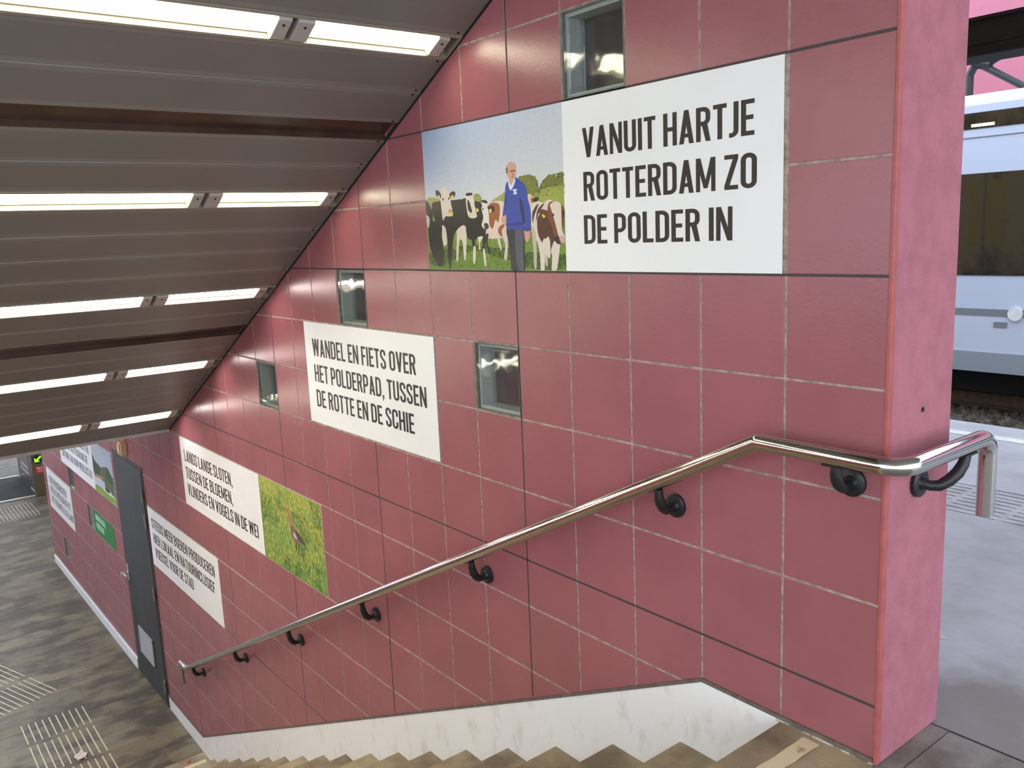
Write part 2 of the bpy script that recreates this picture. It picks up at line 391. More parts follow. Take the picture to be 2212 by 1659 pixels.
# dark movement joints
dj = MB()
for c in (4, 8, 12, 16, 20):
    x = -.3 * c; zt = min(SOFF(x) + .05, 1.4); zb = bottom(x) + .004
    dj.box(x - .0035, x + .0035, .0010, .0025, zb, zt)
for z, xa, xb in ((0, -5.5, .3), (-1.169, -6.9, .3), (.5865, -2.6, .3), (-2.832, -6.9, -3.1)):
    dj.box(max(xa, (z - 1.7) / TOPSLOPE if z > -1.3 else -6.9), xb if z > -1.3 else (z + 1.322) / .5046 - .299, .0010, .0025, z - .0035, z + .0035)
dj.build('movement_joint', M['dark_joint'], wall, label='dark sealed movement joints between the tiles')
# end of wall: render and corner bead
e = MB(); e.box(.3, .306, .016, B + .004, PLAT, 2.2); e.box(-.3, .306, B + .004, B + .008, PLAT, 2.2)
e.build('end_render', M['plaster'], wall, label='rough pink painted render on the end of the wall')
e = MB(); e.box(.2965, .3078, -.003, .018, PLAT, 2.2)
e.build('corner_bead', M['bead'], wall, bevel=.002, label='salmon painted corner bead')
e = MB(); e.box(.3065, .308, .172, .184, -.372, -.360); e.build('render_hole', M['dark'], wall, label='small dark square hole in the pink render')

# glass blocks -------------------------------------------------------
for x0, x1, z0, z1, lab in GB:
    g = empty('glass_block', ((x0 + x1) / 2, 0, z0)); tag(g, lab, 'glass block', 'glass blocks set in the red tiled wall')
    cx, W_, H_ = 0, (x1 - x0) / 2, z1 - z0
    fr = MB(); t = .007
    for a in ((-W_, W_, 0, t), (-W_, W_, H_ - t, H_), (-W_, -W_ + t, t, H_ - t), (W_ - t, W_, t, H_ - t)): fr.box(a[0], a[1], .001, .10, a[2], a[3])
    fr.build('mortar_frame', M['steel_gasket'], g)
    rv = MB(); t2 = .020
    rv.box(-W_ + t, -W_ + t2,   .018, .095, t, H_ - t); rv.box(W_ - t2, W_ - t,   .018, .095, t, H_ - t)
    rv.box(-W_ + t2, W_ - t2,   .018, .095, t, t2); rv.box(-W_ + t2, W_ - t2, .018, .095, H_ - t2, H_ - t)
    rv.build('reveal', M['reveal'], g)
    bk = MB(); bk.box(-W_, W_, .095, .11, 0, H_); bk.build('dark_niche_back', M['niche_back'], g)  # dark plate added to close the niche, so no daylight shows through the block
    def pane(y0, y1):
        p = MB(); a = .009; b_ = .032
        # raised rim with a dished centre, like pressed glass
        o_ = [(-W_ + a, a), (W_ - a, a), (W_ - a, H_ - a), (-W_ + a, H_ - a)]; i_ = [(-W_ + b_, b_), (W_ - b_, b_), (W_ - b_, H_ - b_), (-W_ + b_, H_ - b_)]
        n = 4; v = [(x, y0, z) for x, z in o_] + [(x * .985, y0 - .0, z) for x, z in i_] + [(x * .95, y0 + .004, (z - H_ / 2) * .95 + H_ / 2) for x, z in i_] + [(x, y1, z) for x, z in o_]
        p.v = v; p.f = [(8, 9, 10, 11), (15, 14, 13, 12)]
        for k in range(4):
            j = (k + 1) % 4; p.f += [(k, j, 4 + j, 4 + k), (4 + k, 4 + j, 8 + j, 8 + k), (k, 12 + k, 12 + j, j)]
        p.c = [None] * len(p.f); return p
    pane(.004, .013).build('glass_front', M['glass'], g, smooth=False)
    pane(.074, .082).build('glass_back', M['glass'], g)

# skirting ------------------------------------------------------------
sk = MB(); ST = .012
XK = -.392; TR = .3315; RS = .1674
pts = [(.296, -1.334), (-.299, -1.334), (-5.958, -4.189), (-6.965, -4.214)]
low = [(-6.965, FLOOR), (-5.5, FLOOR), (.006, PLAT - .6), (.296, PLAT - .02)]
sk.prism_xz([(-.299, -1.334), (-5.958, -4.189), (-6.965, -4.217), (-6.965, FLOOR - .02), (-5.6, FLOOR - .02), (-.3, FLOOR + 1.5), (.296, -1.8), (.296, -1.334)], -.004, .012)
sk.build('baseboard_right', M['skirt']).__setitem__('kind', 'structure')
bpy.data.objects['baseboard_right']['label'] = 'pale painted stringer between the red tiles and the steps'
s2 = MB(); s2.prism_xz([(-8.045, -4.23), (-8.045, FLOOR - .02), (-12.379, FLOOR - .02), (-12.379, -4.245)], -.016, .012)
o = s2.build('baseboard_hall', M['skirt']); tag(o, 'low pale skirting at the foot of the far hall wall', kind='structure')
tr = MB()
tr.prism_xz([(.296, -1.322), (-.299, -1.322), (-.299, -1.335), (.296, -1.335)], -.006, .008)
tr.prism_xz([(-.299, -1.322), (-5.955, -4.177), (-5.958, -4.19), (-.299, -1.335)], -.006, .008)
tr.prism_xz([(-5.955, -4.177), (-6.965, -4.205), (-6.965, -4.218), (-5.958, -4.19)], -.006, .008)
tag(tr.build('trim_1', M['trim']), 'thin grey sealant line above the pale stringer', kind='structure')
dr = MB(); dr.box(-.01, .292, -.010, .0, PLAT - .004, -1.334); tag(dr.build('trim_2', M['dirty']), 'chipped whitewashed line at the foot of the wall on the landing', kind='structure')

# steps ----------------------------------------------------------------
stair = empty('staircase', (-.392, 0, FLOOR)); tag(stair, 'straight flight of brown stained stone steps down to the hall', 'staircase')
noses = [(-.06, -1.4267)] + [(XK - TR * k, -1.594 - RS * k) for k in range(17)]
for i, (nx, nz) in enumerate(noses):
    xr = nx + TR + .03 if i else .02
    sb = MB(); sb.prism_xz([(nx, nz), (nx - .004, nz - .012), (nx + .006, nz - RS - .02), (xr, nz - RS - .02), (xr, nz)], STAIR_Y + .004, -.0045)
    o = sb.build('step', M['step' if i % 3 else 'step_b'], stair); o.location = (-stair.location[0], 0, -stair.location[2])
# treads carry no strip; the landing edge does
land = MB(); land.prism_xz([(.006, PLAT), (.0, PLAT - .01), (.01, PLAT - .08), (.30, PLAT - .08), (.30, PLAT)], STAIR_Y, -.0045)
platform = empty('floor', (0, 0, PLAT)); tag(platform, 'grey station platform around the head of the stairs', kind='structure')
def plat(mb, name, mt, label=None, bevel=0):
    o = mb.build(name, mt, platform, label=label, bevel=bevel); o.location = (0, 0, -PLAT); return o
plat(land, 'landing_slab', M['step'], 'brown stained slab at the head of the stairs')
st = MB()
rr = [(.100, -.030)]
random.seed(3)
yy = [-.03 - .04 * k for k in range(104)]
L_ = [(.098 + random.uniform(-.003, .003), y) for y in yy]; R_ = [(.150 + random.uniform(-.004, .004), y - .002) for y in yy]
for k in range(103): st.poly([(L_[k][0], L_[k][1], PLAT + .0015), (R_[k][0], R_[k][1], PLAT + .0015), (R_[k + 1][0], R_[k + 1][1], PLAT + .0015), (L_[k + 1][0], L_[k + 1][1], PLAT + .0015)])
plat(st, 'contrast_strip', M['cream'], 'worn cream warning strip across the landing edge')
sl = MB(); sl.box(.30, .358, STAIR_Y, .308, PLAT - .2, PLAT - .002); plat(sl, 'paving_slab', M['slab2'])
sl = MB(); sl.box(.362, 7.0, -8.0, .303, PLAT - .2, PLAT); plat(sl, 'paving_slab', M['slab2'])
sl = MB(); sl.box(-14, .357, -9.0, STAIR_Y - .302, PLAT - .2, PLAT); plat(sl, 'paving_slab', M['slab2'])
sl = MB(); sl.box(-14, 7.0, .315, 4.25, PLAT - .25, PLAT - .001); plat(sl, 'paving_slab', M['slab'])
ck = MB(); ck.box(.30, 7.0, .302, .316, PLAT - .02, PLAT - .004); ck.box(.357, .363, STAIR_Y, .303, PLAT - .02, PLAT - .003); plat(ck, 'tar_joint', M['crack'])
el = MB(); el.box(-14, 7, 3.84, 3.94, PLAT, PLAT + .002); plat(el, 'edge_line', M['white_line'], 'white painted line along the platform edge')
tb = MB()
for k in range(9):
    y = 2.25 + .06 * k
    x = -3.0
    while x < 4: tb.box(x, x + .27, y, y + .012, PLAT, PLAT + .003); x += .3
o = plat(tb, 'tactile_ribs', M['slab2'], 'faint ribbed tactile paving on the platform'); o['kind'] = 'stuff'; o.data.materials.clear(); o.data.materials.append(M['rib'])
ed = MB(); ed.box(-14, 7, 4.1, 4.28, PLAT - 1.0, PLAT - .012); plat(ed, 'platform_edge_wall', M['slab2'])

# lower hall floor ------------------------------------------------------
hall = empty('floor', (0, 0, FLOOR)); tag(hall, 'stained stone paver floor of the lower station hall', kind='structure')
def hl(mb, name, mt, label=None, bevel=0):
    o = mb.build(name, mt, hall, label=label, bevel=bevel); o.location = (0, 0, -FLOOR); return o
b = MB(); b.box(-24, -5.3, STAIR_Y, 4.0, FLOOR - .2, FLOOR - .006); hl(b, 'floor_bed', M['joint_floor'])
random.seed(11)
PW = .30; x = -6.004; cnt = 0; stuffp = MB()
while x > -19:
    L0 = .6; off = random.uniform(0, .6); y = -.0045 + 0
    y0 = -.005
    first = True
    while y0 > -4.15:
        ln = off if first else random.choice((.45, .6, .6, .9)); first = False
        y1 = max(y0 - max(ln, .12), -4.2)
        near = x > -13.2 and y0 > -2.0
        if near and cnt < 290:
            p = MB(); p.box(x - PW + .0015, x - .0015, y1 + .0015, y0, FLOOR - .03, FLOOR + random.uniform(-.0012, .0008))
            hl(p, 'paver', random.choice(M['pav'])); cnt += 1
        else: stuffp.box(x - PW + .0015, x - .0015, y1 + .0015, y0, FLOOR - .03, FLOOR)
        y0 = y1
    if x < -12.38:
        for k in range(7): stuffp.box(x - PW + .0015, x - .0015, -.0035 + .6 * k, .6 + .6 * k - .0015, FLOOR - .03, FLOOR)
    x -= PW
o = hl(stuffp, 'distant_pavers', M['pav'][0]); o['kind'] = 'stuff'
p = MB(); p.box(-6.0, -5.4, STAIR_Y, -.0045, FLOOR - .03, FLOOR + .0005); hl(p, 'foot_slab', M['step'], 'brown slab at the foot of the stairs')
p = MB(); p.box(-5.875, -5.825, STAIR_Y, -.03, FLOOR, FLOOR + .002); hl(p, 'contrast_strip', M['cream'], 'cream warning strip at the foot of the stairs')
# tactile bars
def bar(x0, y0, x1, y1):
    d = Vector((x1 - x0, y1 - y0, 0)); n = Vector((-d.y, d.x, 0)).normalized() * .0055
    me = MB(); me.obox(((x0 + x1) / 2, (y0 + y1) / 2, FLOOR + .002), d / 2, n, (0, 0, .003)); hl(me, 'tactile_bar', M['tact'])
for k in range(10):
    y = -.668 - .0602 * k
    for xa, xb in ((-7.625, -7.23), (-7.168, -6.622), (-6.56, -6.01)): bar(xa, y, xb, y)
dirv = (.944, .332)
for k in range(14):
    ex, ey = -8.164 + .0215 * k, -.795 - .0556 * k
    for a, b_ in ((0, .535), (.605, 1.14), (1.21, 1.75)): bar(ex - dirv[0] * b_, ey - dirv[1] * b_, ex - dirv[0] * a, ey - dirv[1] * a)
for k in range(11):
    y = .27 - .0605 * k
    for a, b_ in ((-16.1, -15.65), (-15.6, -15.13)): bar(a, y, b_, y)
# entrance mat and thresholds
q = MB(); q.box(-18.42, -16.56, -3.5, .44, FLOOR, FLOOR + .006); hl(q, 'entrance_mat', M['mat'], 'dark entrance mat between two silver thresholds')
q = MB(); q.box(-16.56, -16.50, -3.5, .44, FLOOR, FLOOR + .012); hl(q, 'threshold_strip', M['alu'])
q = MB(); q.box(-18.48, -18.42, -3.5, .44, FLOOR, FLOOR + .012); hl(q, 'threshold_strip', M['alu'])
q = MB(); q.box(-26, -18.48, -4.2, 4.2, FLOOR - .05, FLOOR + .001); hl(q, 'outer_paving', M['slab2'], 'light grey paving outside the hall')

# left wall, hall ceiling, far surroundings --------------------------------
lw = MB()
lw.prism_xz([(-24, FLOOR - .2), (.0, FLOOR - .2), (.0, PLAT + 1.0), (-4.6, PLAT + 1.0), (XS_END, -1.3), (-24, -1.3)], STAIR_Y - .3, STAIR_Y)
LT = mat('red_tile_grid', RED, rough=.3)
t = LT.node_tree; br = t.nodes.new('ShaderNodeTexBrick'); g = t.nodes.new('ShaderNodeNewGeometry'); sx = t.nodes.new('ShaderNodeSeparateXYZ'); cb = t.nodes.new('ShaderNodeCombineXYZ')
t.links.new(g.outputs['Position'], sx.inputs[0]); t.links.new(sx.outputs['X'], cb.inputs['X']); t.links.new(sx.outputs['Z'], cb.inputs['Y']); t.links.new(cb.outputs[0], br.inputs['Vector'])
br.offset = 0; br.inputs['Scale'].default_value = 1; br.inputs['Brick Width'].default_value = .3; br.inputs['Row Height'].default_value = .3; br.inputs['Mortar Size'].default_value = .004
br.inputs['Color1'].default_value = lin(RED); br.inputs['Color2'].default_value = lin(RED); br.inputs['Mortar'].default_value = lin((170, 155, 146)); t.links.new(br.outputs[0], t.nodes['Principled BSDF'].inputs['Base Color'])
tag(lw.build('wall_left', LT), 'opposite red tiled wall of the stairwell', kind='structure')
hc = MB(); hc.box(-24, XS_END, STAIR_Y, 4.2, -1.352, -1.1); tag(hc.build('ceiling', M['trough']), 'flat ceiling of the lower hall', kind='structure')

# sloped soffit -------------------------------------------------------------
ANG = math.atan(TOPSLOPE); ca, sa = math.cos(ANG), math.sin(ANG)
soff = empty('ceiling', (0, 0, 0)); tag(soff, 'sloping soffit of perforated grey metal panels above the stairs', kind='structure')
Y0, Y1 = STAIR_Y, -.006
def strip_local(xa, xb):                       # centre on slope, half length along slope
    xm = (xa + xb) / 2; return (xm, 0, SOFF(xm)), (xb - xa) / 2 / ca
def place(o, c): o.location = c; o.rotation_euler = (0, -ANG, 0)
bounds = [(-1.461, -1.262), (-1.262, -1.062), (-1.062, -.862), (-.862, -.66), (-.46, -.26), (-.26, -.06), (-.06, .14), (.14, .30),
          (-1.786, -1.588), (-1.985, -1.786), (-2.297, -2.099), (-2.495, -2.297),
          (-2.838, -2.631), (-3.045, -2.838), (-3.252, -3.045), (-3.459, -3.252), (-3.787, -3.597), (-3.976, -3.787),
          (-4.301, -4.113), (-4.49, -4.301), (-4.842, -4.634), (-5.048, -4.842), (-5.255, -5.048), (-5.452, -5.255), (-5.775, -5.615), (-5.935, -5.775)]
for xa, xb in bounds:
    c, h = strip_local(xa, xb); p = MB(); h -= .0012
    # shallow tray with bent flanges and a raised central field
    prof = [(-h, .03), (-h, .004), (-h + .002, .0), (h - .002, 0), (h, .004), (h, .03)]
    b0 = len(p.v); n = len(prof)
    p.v = [(x_, Y0, z_) for x_, z_ in prof] + [(x_, Y1, z_) for x_, z_ in prof]
    for i in range(n - 1): p.f.append((i, i + 1, n + i + 1, n + i)); p.c.append(None)
    p.f.append(tuple(range(n))); p.f.append(tuple(range(2 * n - 1, n - 1, -1))); p.c += [None, None]
    o = p.build('soffit_panel', M['panel'], soff); place(o, c)
    s_ = MB()
    for sx_ in (-h + .014, h - .014):
        s_.tube([(sx_, -.036, .001), (sx_, -.036, -.0025)], .0055, 10)
    o2 = s_.build('panel_screw', M['screw'], o)
for xa, xb in ((-2.099, -1.985), (-4.113, -3.976), (-.66, -.46)):
    c, h = strip_local(xa, xb); p = MB()
    p.box(-h, h, Y0, Y1, .026, .036); p.box(-h - .004, -h + .003, Y0, Y1, -.0, .06); p.box(h - .003, h + .004, Y0, Y1, -.0, .06)
    p.box(h * .55, h * .62, Y0, Y1, .018, .027)
    o = p.build('dark_channel', M['gap'], soff, label='dark recessed channel between the soffit panels'); place(o, c)
bk = MB(); bk.prism_xz([(XS_END - .02, SOFF(XS_END) + .10), (XS_END - .02, SOFF(XS_END) + .35), (.3, SOFF(.3) + .35), (.3, SOFF(.3) + .10)], Y0 - .3, .32)
bk.build('soffit_deck', M['dark'], soff)
en = MB(); en.box(XS_END - .03, XS_END + .002, Y0, -.004, -1.372, -1.2); en.build('soffit_edge', M['trough'], soff, label='plain grey edge at the foot of the soffit')
sh = MB(); sh.prism_xz([(XS_END, SOFF(XS_END) - .008), (.3, SOFF(.3) - .008), (.3, SOFF(.3) + .01), (XS_END, SOFF(XS_END) + .01)], -.006, -.001); sh.build('shadow_gap_profile', M['dark'], soff)

# light rows ------------------------------------------------------------------
LR = [(-1.588, -1.461), (-2.631, -2.495), (-3.597, -3.459), (-4.634, -4.49), (-5.615, -5.452)]
names = ['topmost', 'second', 'third', 'fourth', 'lowest']
for r_, (xa, xb) in enumerate(LR):
    c, h = strip_local(xa, xb); p = MB()
    p.box(-h, h, Y0, Y1, .055, .06); p.box(-h, -h + .012, Y0, Y1, -.004, .055); p.box(h - .012, h, Y0, Y1, -.004, .055)
    p.box(-h + .012, -h + .018, Y0, Y1, .02, .055); p.box(h - .018, h - .012, Y0, Y1, .02, .055); p.box(-h, h, Y1 - .004, Y1, -.004, .055)
    o = p.build('light_trough', M['ledge'], soff, label='pale lacquered light trough'); place(o, c)
    for k, (ya, yb) in enumerate(((-.62, -.105), (-2.24, -.755), (-3.86, -2.375))):
        f = empty('ceiling_light', c); f.rotation_euler = (0, -ANG, 0)
        if k == 2: lab = 'long fluorescent light next to the parapet in the %s soffit row' % names[r_]
        else: lab = ('short %s fluorescent light, nearest the wall in the %s soffit row' % ('warm white' if r_ < 2 else 'pinkish white', names[r_])) if k == 0 else \
              ('long warm white fluorescent light in the middle of the %s soffit row' % names[r_])
        tag(f, lab, 'light', 'fluorescent lights in the sloping soffit')
        hw = h * .70
        mt = M['pinkw'] if (k == 0 and r_ >= 2) else (M['warm_low'] if r_ >= 2 else M['warm'])
        d = MB(); d.prism_xz([(-hw, .054), (-hw, .026), (-hw + .008, .018), (hw - .008, .018), (hw, .026), (hw, .054)], ya, yb)
        d.build('diffuser', mt, f)
        for ye, s_ in ((ya, -1), (yb, 1)):
            cp = MB(); y_a, y_b = (ye - .062, ye) if s_ < 0 else (ye, ye + .05)
            cp.prism_xz([(-hw - .008, .05), (-hw - .008, .0), (-hw, -.010), (hw, -.010), (hw + .008, 0), (hw + .008, .05)], y_a, y_b)
            cp.build('end_cap', M['cap'], f, bevel=.002)
            sc = MB(); sc.tube([(hw * .5, (y_a + y_b) / 2, -.0085), (hw * .5, (y_a + y_b) / 2, -.0125)], .005, 10); sc.build('cap_screw', M['screw'], f)

# unseen hall ceiling lights, added to brighten the floor and the far posters
hall_label = ['nearest the stairs', 'second from the stairs', 'third from the stairs', 'nearest the entrance']
for k, hxx in enumerate((-7.6, -10.0, -12.4, -14.8)):
    for j, hy in enumerate((-1.3, -3.2)):
        f = empty('added_hall_light', (hxx, hy, -1.352)); tag(f, 'long added hall fill light, %s, %s row' % (hall_label[k], ('wall', 'parapet')[j]), 'light', 'added fill lights under the hall ceiling')
        d = MB(); d.box(-.6, .6, -.09, .09, -.06, -.001); d.build('housing', M['trough'], f, bevel=.004)
        d = MB(); d.box(-.58, .58, -.075, .075, -.075, -.0605); d.build('diffuser', M['hall'], f)
# ------------------------------------------------------------------ lettering
SW = .128
def arc(cx, cy, r, a0, a1, n=9, ry=None):
    ry = r if ry is None else ry
    return [(cx + r * math.cos(math.radians(a0 + (a1 - a0) * i / n)), cy + ry * math.sin(math.radians(a0 + (a1 - a0) * i / n))) for i in range(n + 1)]
def ribbon(path, s=SW, closed=False):
    out = []; n = len(path); L = []; Rr = []
    for i, p in enumerate(path):
        if closed: a, b = path[i - 1], path[(i + 1) % n]
        else: a, b = path[max(i - 1, 0)], path[min(i + 1, n - 1)]
        d1 = Vector((p[0] - a[0], p[1] - a[1])); d2 = Vector((b[0] - p[0], b[1] - p[1]))
        d1 = d1.normalized() if d1.length > 1e-9 else d2.normalized(); d2 = d2.normalized() if d2.length > 1e-9 else d1
        t_ = (d1 + d2).normalized(); nn = Vector((-t_.y, t_.x)); k = s / 2 / max(.5, nn.dot(Vector((-d1.y, d1.x))))
        L.append((p[0] + nn.x * k, p[1] + nn.y * k)); Rr.append((p[0] - nn.x * k, p[1] - nn.y * k))
    for i in range(n if closed else n - 1):
        j = (i + 1) % n; out.append([L[i], L[j], Rr[j], Rr[i]])
    return out
def rc(x0, y0, x1, y1): return [[(x0, y0), (x1, y0), (x1, y1), (x0, y1)]]
h_ = SW / 2
def glyph(ch):
    s = SW; d = s * 1.06
    if ch == 'I': return s, rc(0, 0, s, 1)
    if ch == 'E': w = .335; return w, rc(0, 0, s, 1) + rc(0, 0, w, s) + rc(0, 1 - s, w, 1) + rc(0, .44, w * .92, .44 + s)
    if ch == 'F': w = .325; return w, rc(0, 0, s, 1) + rc(0, 1 - s, w, 1) + rc(0, .43, w * .9, .43 + s)
    if ch == 'L': w = .325; return w, rc(0, 0, s, 1) + rc(0, 0, w, s)
    if ch == 'T': w = .36; return w, rc((w - s) / 2, 0, (w + s) / 2, 1) + rc(0, 1 - s, w, 1)
    if ch == 'H': w = .40; return w, rc(0, 0, s, 1) + rc(w - s, 0, w, 1) + rc(0, .44, w, .44 + s)
    if ch == 'N': w = .415; return w, rc(0, 0, s * .9, 1) + rc(w - s * .9, 0, w, 1) + [[(0, 1), (s, 1), (w, 0), (w - s, 0)]]
    if ch == 'M': w = .53; a = w / 2; return w, rc(0, 0, s * .9, 1) + rc(w - s * .9, 0, w, 1) + [[(0, 1), (s, 1), (a + s * .42, .1), (a - s * .42, .1)], [(w, 1), (w - s, 1), (a - s * .42, .1), (a + s * .42, .1)]]
    if ch == 'V': w = .42; a = w / 2; return w, [[(0, 1), (d, 1), (a + s * .5, 0), (a - s * .5, 0)], [(w, 1), (w - d, 1), (a - s * .5, 0), (a + s * .5, 0)]]
    if ch == 'A': w = .42; a = w / 2; return w, [[(0, 0), (d, 0), (a + s * .5, 1), (a - s * .5, 1)], [(w, 0), (w - d, 0), (a - s * .5, 1), (a + s * .5, 1)]] + rc(.08, .19, w - .08, .19 + s * .9)
    if ch == 'W':
        w = .60; k = []
        for x0, xm in ((0, .16), (.60, .44)): k.append([(x0, 1), (x0 + (d if x0 == 0 else -d), 1), (xm + (s * .45), 0), (xm - (s * .45), 0)] if x0 == 0 else [(x0, 1), (x0 - d, 1), (xm - s * .45, 0), (xm + s * .45, 0)])
        k.append([(.3 - s * .45, 1), (.3 + s * .45, 1), (.16 + s * .45, 0), (.16 - s * .45, 0)]); k.append([(.3 - s * .45, 1), (.3 + s * .45, 1), (.44 + s * .45, 0), (.44 - s * .45, 0)])
        return w, k
    if ch == 'Y': w = .42; a = w / 2; return w, rc(a - h_, 0, a + h_, .46) + [[(0, 1), (d, 1), (a + h_, .4), (a - h_, .4)], [(w, 1), (w - d, 1), (a - h_, .4), (a + h_, .4)]]
    if ch == 'K': w = .41; return w, rc(0, 0, s, 1) + [[(w - d - .01, 1), (w - .01, 1), (s + .03, .42), (s - .04, .52)], [(s + .0, .5), (s + .10, .62), (w, 0), (w - d, 0)]]
    if ch == 'Z': w = .355; return w, rc(0, 0, w, s) + rc(0, 1 - s, w, 1) + [[(0, s * .9), (s * 1.05, s * .9), (w, 1 - s * .9), (w - s * 1.05, 1 - s * .9)]]
    if ch == 'O': w = .40; r = w / 2 - h_; return w, ribbon(arc(w / 2, 1 - h_ - r, r, 0, 180) + arc(w / 2, h_ + r, r, 180, 360), closed=True)
    if ch == 'U': w = .395; r = w / 2 - h_; return w, ribbon([(h_, 1)] + arc(w / 2, h_ + r, r, 180, 360) + [(w - h_, 1)])
    if ch == 'C': w = .39; r = w / 2 - h_; return w, ribbon([(w - h_, .64)] + arc(w / 2, 1 - h_ - r, r, 0, 180) + arc(w / 2, h_ + r, r, 180, 360) + [(w - h_, .36)])
    if ch == 'G': w = .39; r = w / 2 - h_; return w, ribbon([(w - h_, .66)] + arc(w / 2, 1 - h_ - r, r, 0, 180) + arc(w / 2, h_ + r, r, 180, 360) + [(w - h_, .52)]) + rc(w * .5, .42, w, .42 + s * .9)
    if ch == 'J': w = .24; return w, rc(w - s, .2, w, 1) + ribbon([(w - h_, .3)] + arc(w - h_ - .12, h_ + .13, .12, 0, -90, 6, .13) + [(0, h_)])
    if ch == 'D': w = .40; r = .15; return w, rc(0, 0, s, 1) + ribbon([(h_, 1 - h_)] + arc(w - h_ - r, 1 - h_ - r, r, 90, 0) + arc(w - h_ - r, h_ + r, r, 0, -90) + [(h_, h_)])
    if ch == 'P': w = .385; r = .14; return w, rc(0, 0, s, 1) + ribbon([(h_, 1 - h_)] + arc(w - h_ - r, 1 - h_ - r, r, 90, 0) + arc(w - h_ - r, .40 + h_ + r - .04, r, 0, -90) + [(h_, .43)])
    if ch == 'R': w = .40; r = .14; return w, rc(0, 0, s, 1) + ribbon([(h_, 1 - h_)] + arc(w - h_ - r - .01, 1 - h_ - r, r, 90, 0) + arc(w - h_ - r - .01, .52 + r, r, 0, -90) + [(h_, .52)]) + [[(w - .25, .52), (w - .09, .5), (w, 0), (w - d, 0)]]
    if ch == 'B': w = .40; r = .12; return w, rc(0, 0, s, 1) + ribbon([(h_, 1 - h_)] + arc(w - h_ - r - .01, 1 - h_ - r, r, 90, 0) + arc(w - h_ - r - .01, .52 + r, r, 0, -90) + [(h_, .52)]) + ribbon([(h_, .52)] + arc(w - h_ - r, .52 - r, r, 90, 0) + arc(w - h_ - r, h_ + r, r, 0, -90) + [(h_, h_)])
    if ch == 'S':
        w = .385; r = w / 2 - h_
        return w, ribbon([(w - h_, .70)] + arc(w / 2, 1 - h_ - r, r, 0, 180) + [(h_, .70), (h_ + .01, .64), (w / 2, .5), (w - h_ - .01, .37), (w - h_, .31)] + arc(w / 2, h_ + r, r, 0, -180) + [(h_, .30)])
    if ch == ',': return s, [[(0, s), (s, s), (s, 0), (s * .35, -.17), (0, -.17), (s * .3, 0), (0, 0)]]
    return .16, []
def text_line(g, mt, s_, xl, xr, z0, H, y=-.0022):
    gap = .062; x = 0; items = []
    for ch in s_:
        if ch == ' ': x += .17; items.append(None); continue
        wd, g_ = glyph(ch); items.append((x, g_)); x += wd + gap
    tot = x - gap; k = (xr - xl) / tot
    q_ = 0; mb = MB()
    for it in items + [None]:
        if it is None:
            if mb.v: part(g, mb, 'printed_word', mt)
            mb = MB(); continue
        ox, g_ = it
        for pl in g_:
            q_ += 1; yy_ = y - .000008 * (q_ % 24)
            mb.poly([(xl + (ox + px) * k, yy_, z0 + pz * H) for px, pz in pl])
def poster(name, box, label, cat='poster', face='poster'):
    x0, x1, z0, z1 = box; g = empty(name, (x0, 0, z0)); tag(g, label, cat)
    return g
def part(g, mb, nm, mt, label=None):
    o = mb.build(nm, mt, g, label=label); o.location = -g.location; return o
def panel(g, x0, x1, z0, z1, mt, nm='sheet', label=None):
    mb = MB(); mb.box(x0, x1, -.0018, -.0005, z0, z1); return part(g, mb, nm, mt, label)
def smoothpts(pts, n=4):
    out = []; N = len(pts)
    for i in range(N):
        p0, p1, p2, p3 = (Vector(pts[(i + k) % N]) for k in (-1, 0, 1, 2))
        for j in range(n):
            t_ = j / n; out.append(tuple(.5 * ((2 * p1) + (-p0 + p2) * t_ + (2 * p0 - 5 * p1 + 4 * p2 - p3) * t_ * t_ + (-p0 + 3 * p1 - 3 * p2 + p3) * t_ ** 3)))
    return out
def picpolys(mb, data, y0, box, sm=True):
    x0, x1, z0, z1 = box; k = 0
    for col, fl in data:
        pts = [(fl[i] / 1000, fl[i + 1] / 1000) for i in range(0, len(fl), 2)]
        if sm: pts = smoothpts(pts)
        pts = [(min(max(a, x0), x1), min(max(b_, z0), z1)) for a, b_ in pts]
        y = y0 - k * .000012; k += 1
        for tri in tessellate_polygon([[Vector((a, b_, 0)) for a, b_ in pts]]):
            T = [(pts[i][0], y, pts[i][1]) for i in tri]
            nrm = (Vector(T[1]) - Vector(T[0])).cross(Vector(T[2]) - Vector(T[0]))
            if nrm.length < 1e-10: continue
            if nrm.y > 0: T.reverse()
            mb.poly(T, lin(col))
    return y0 - k * .000012
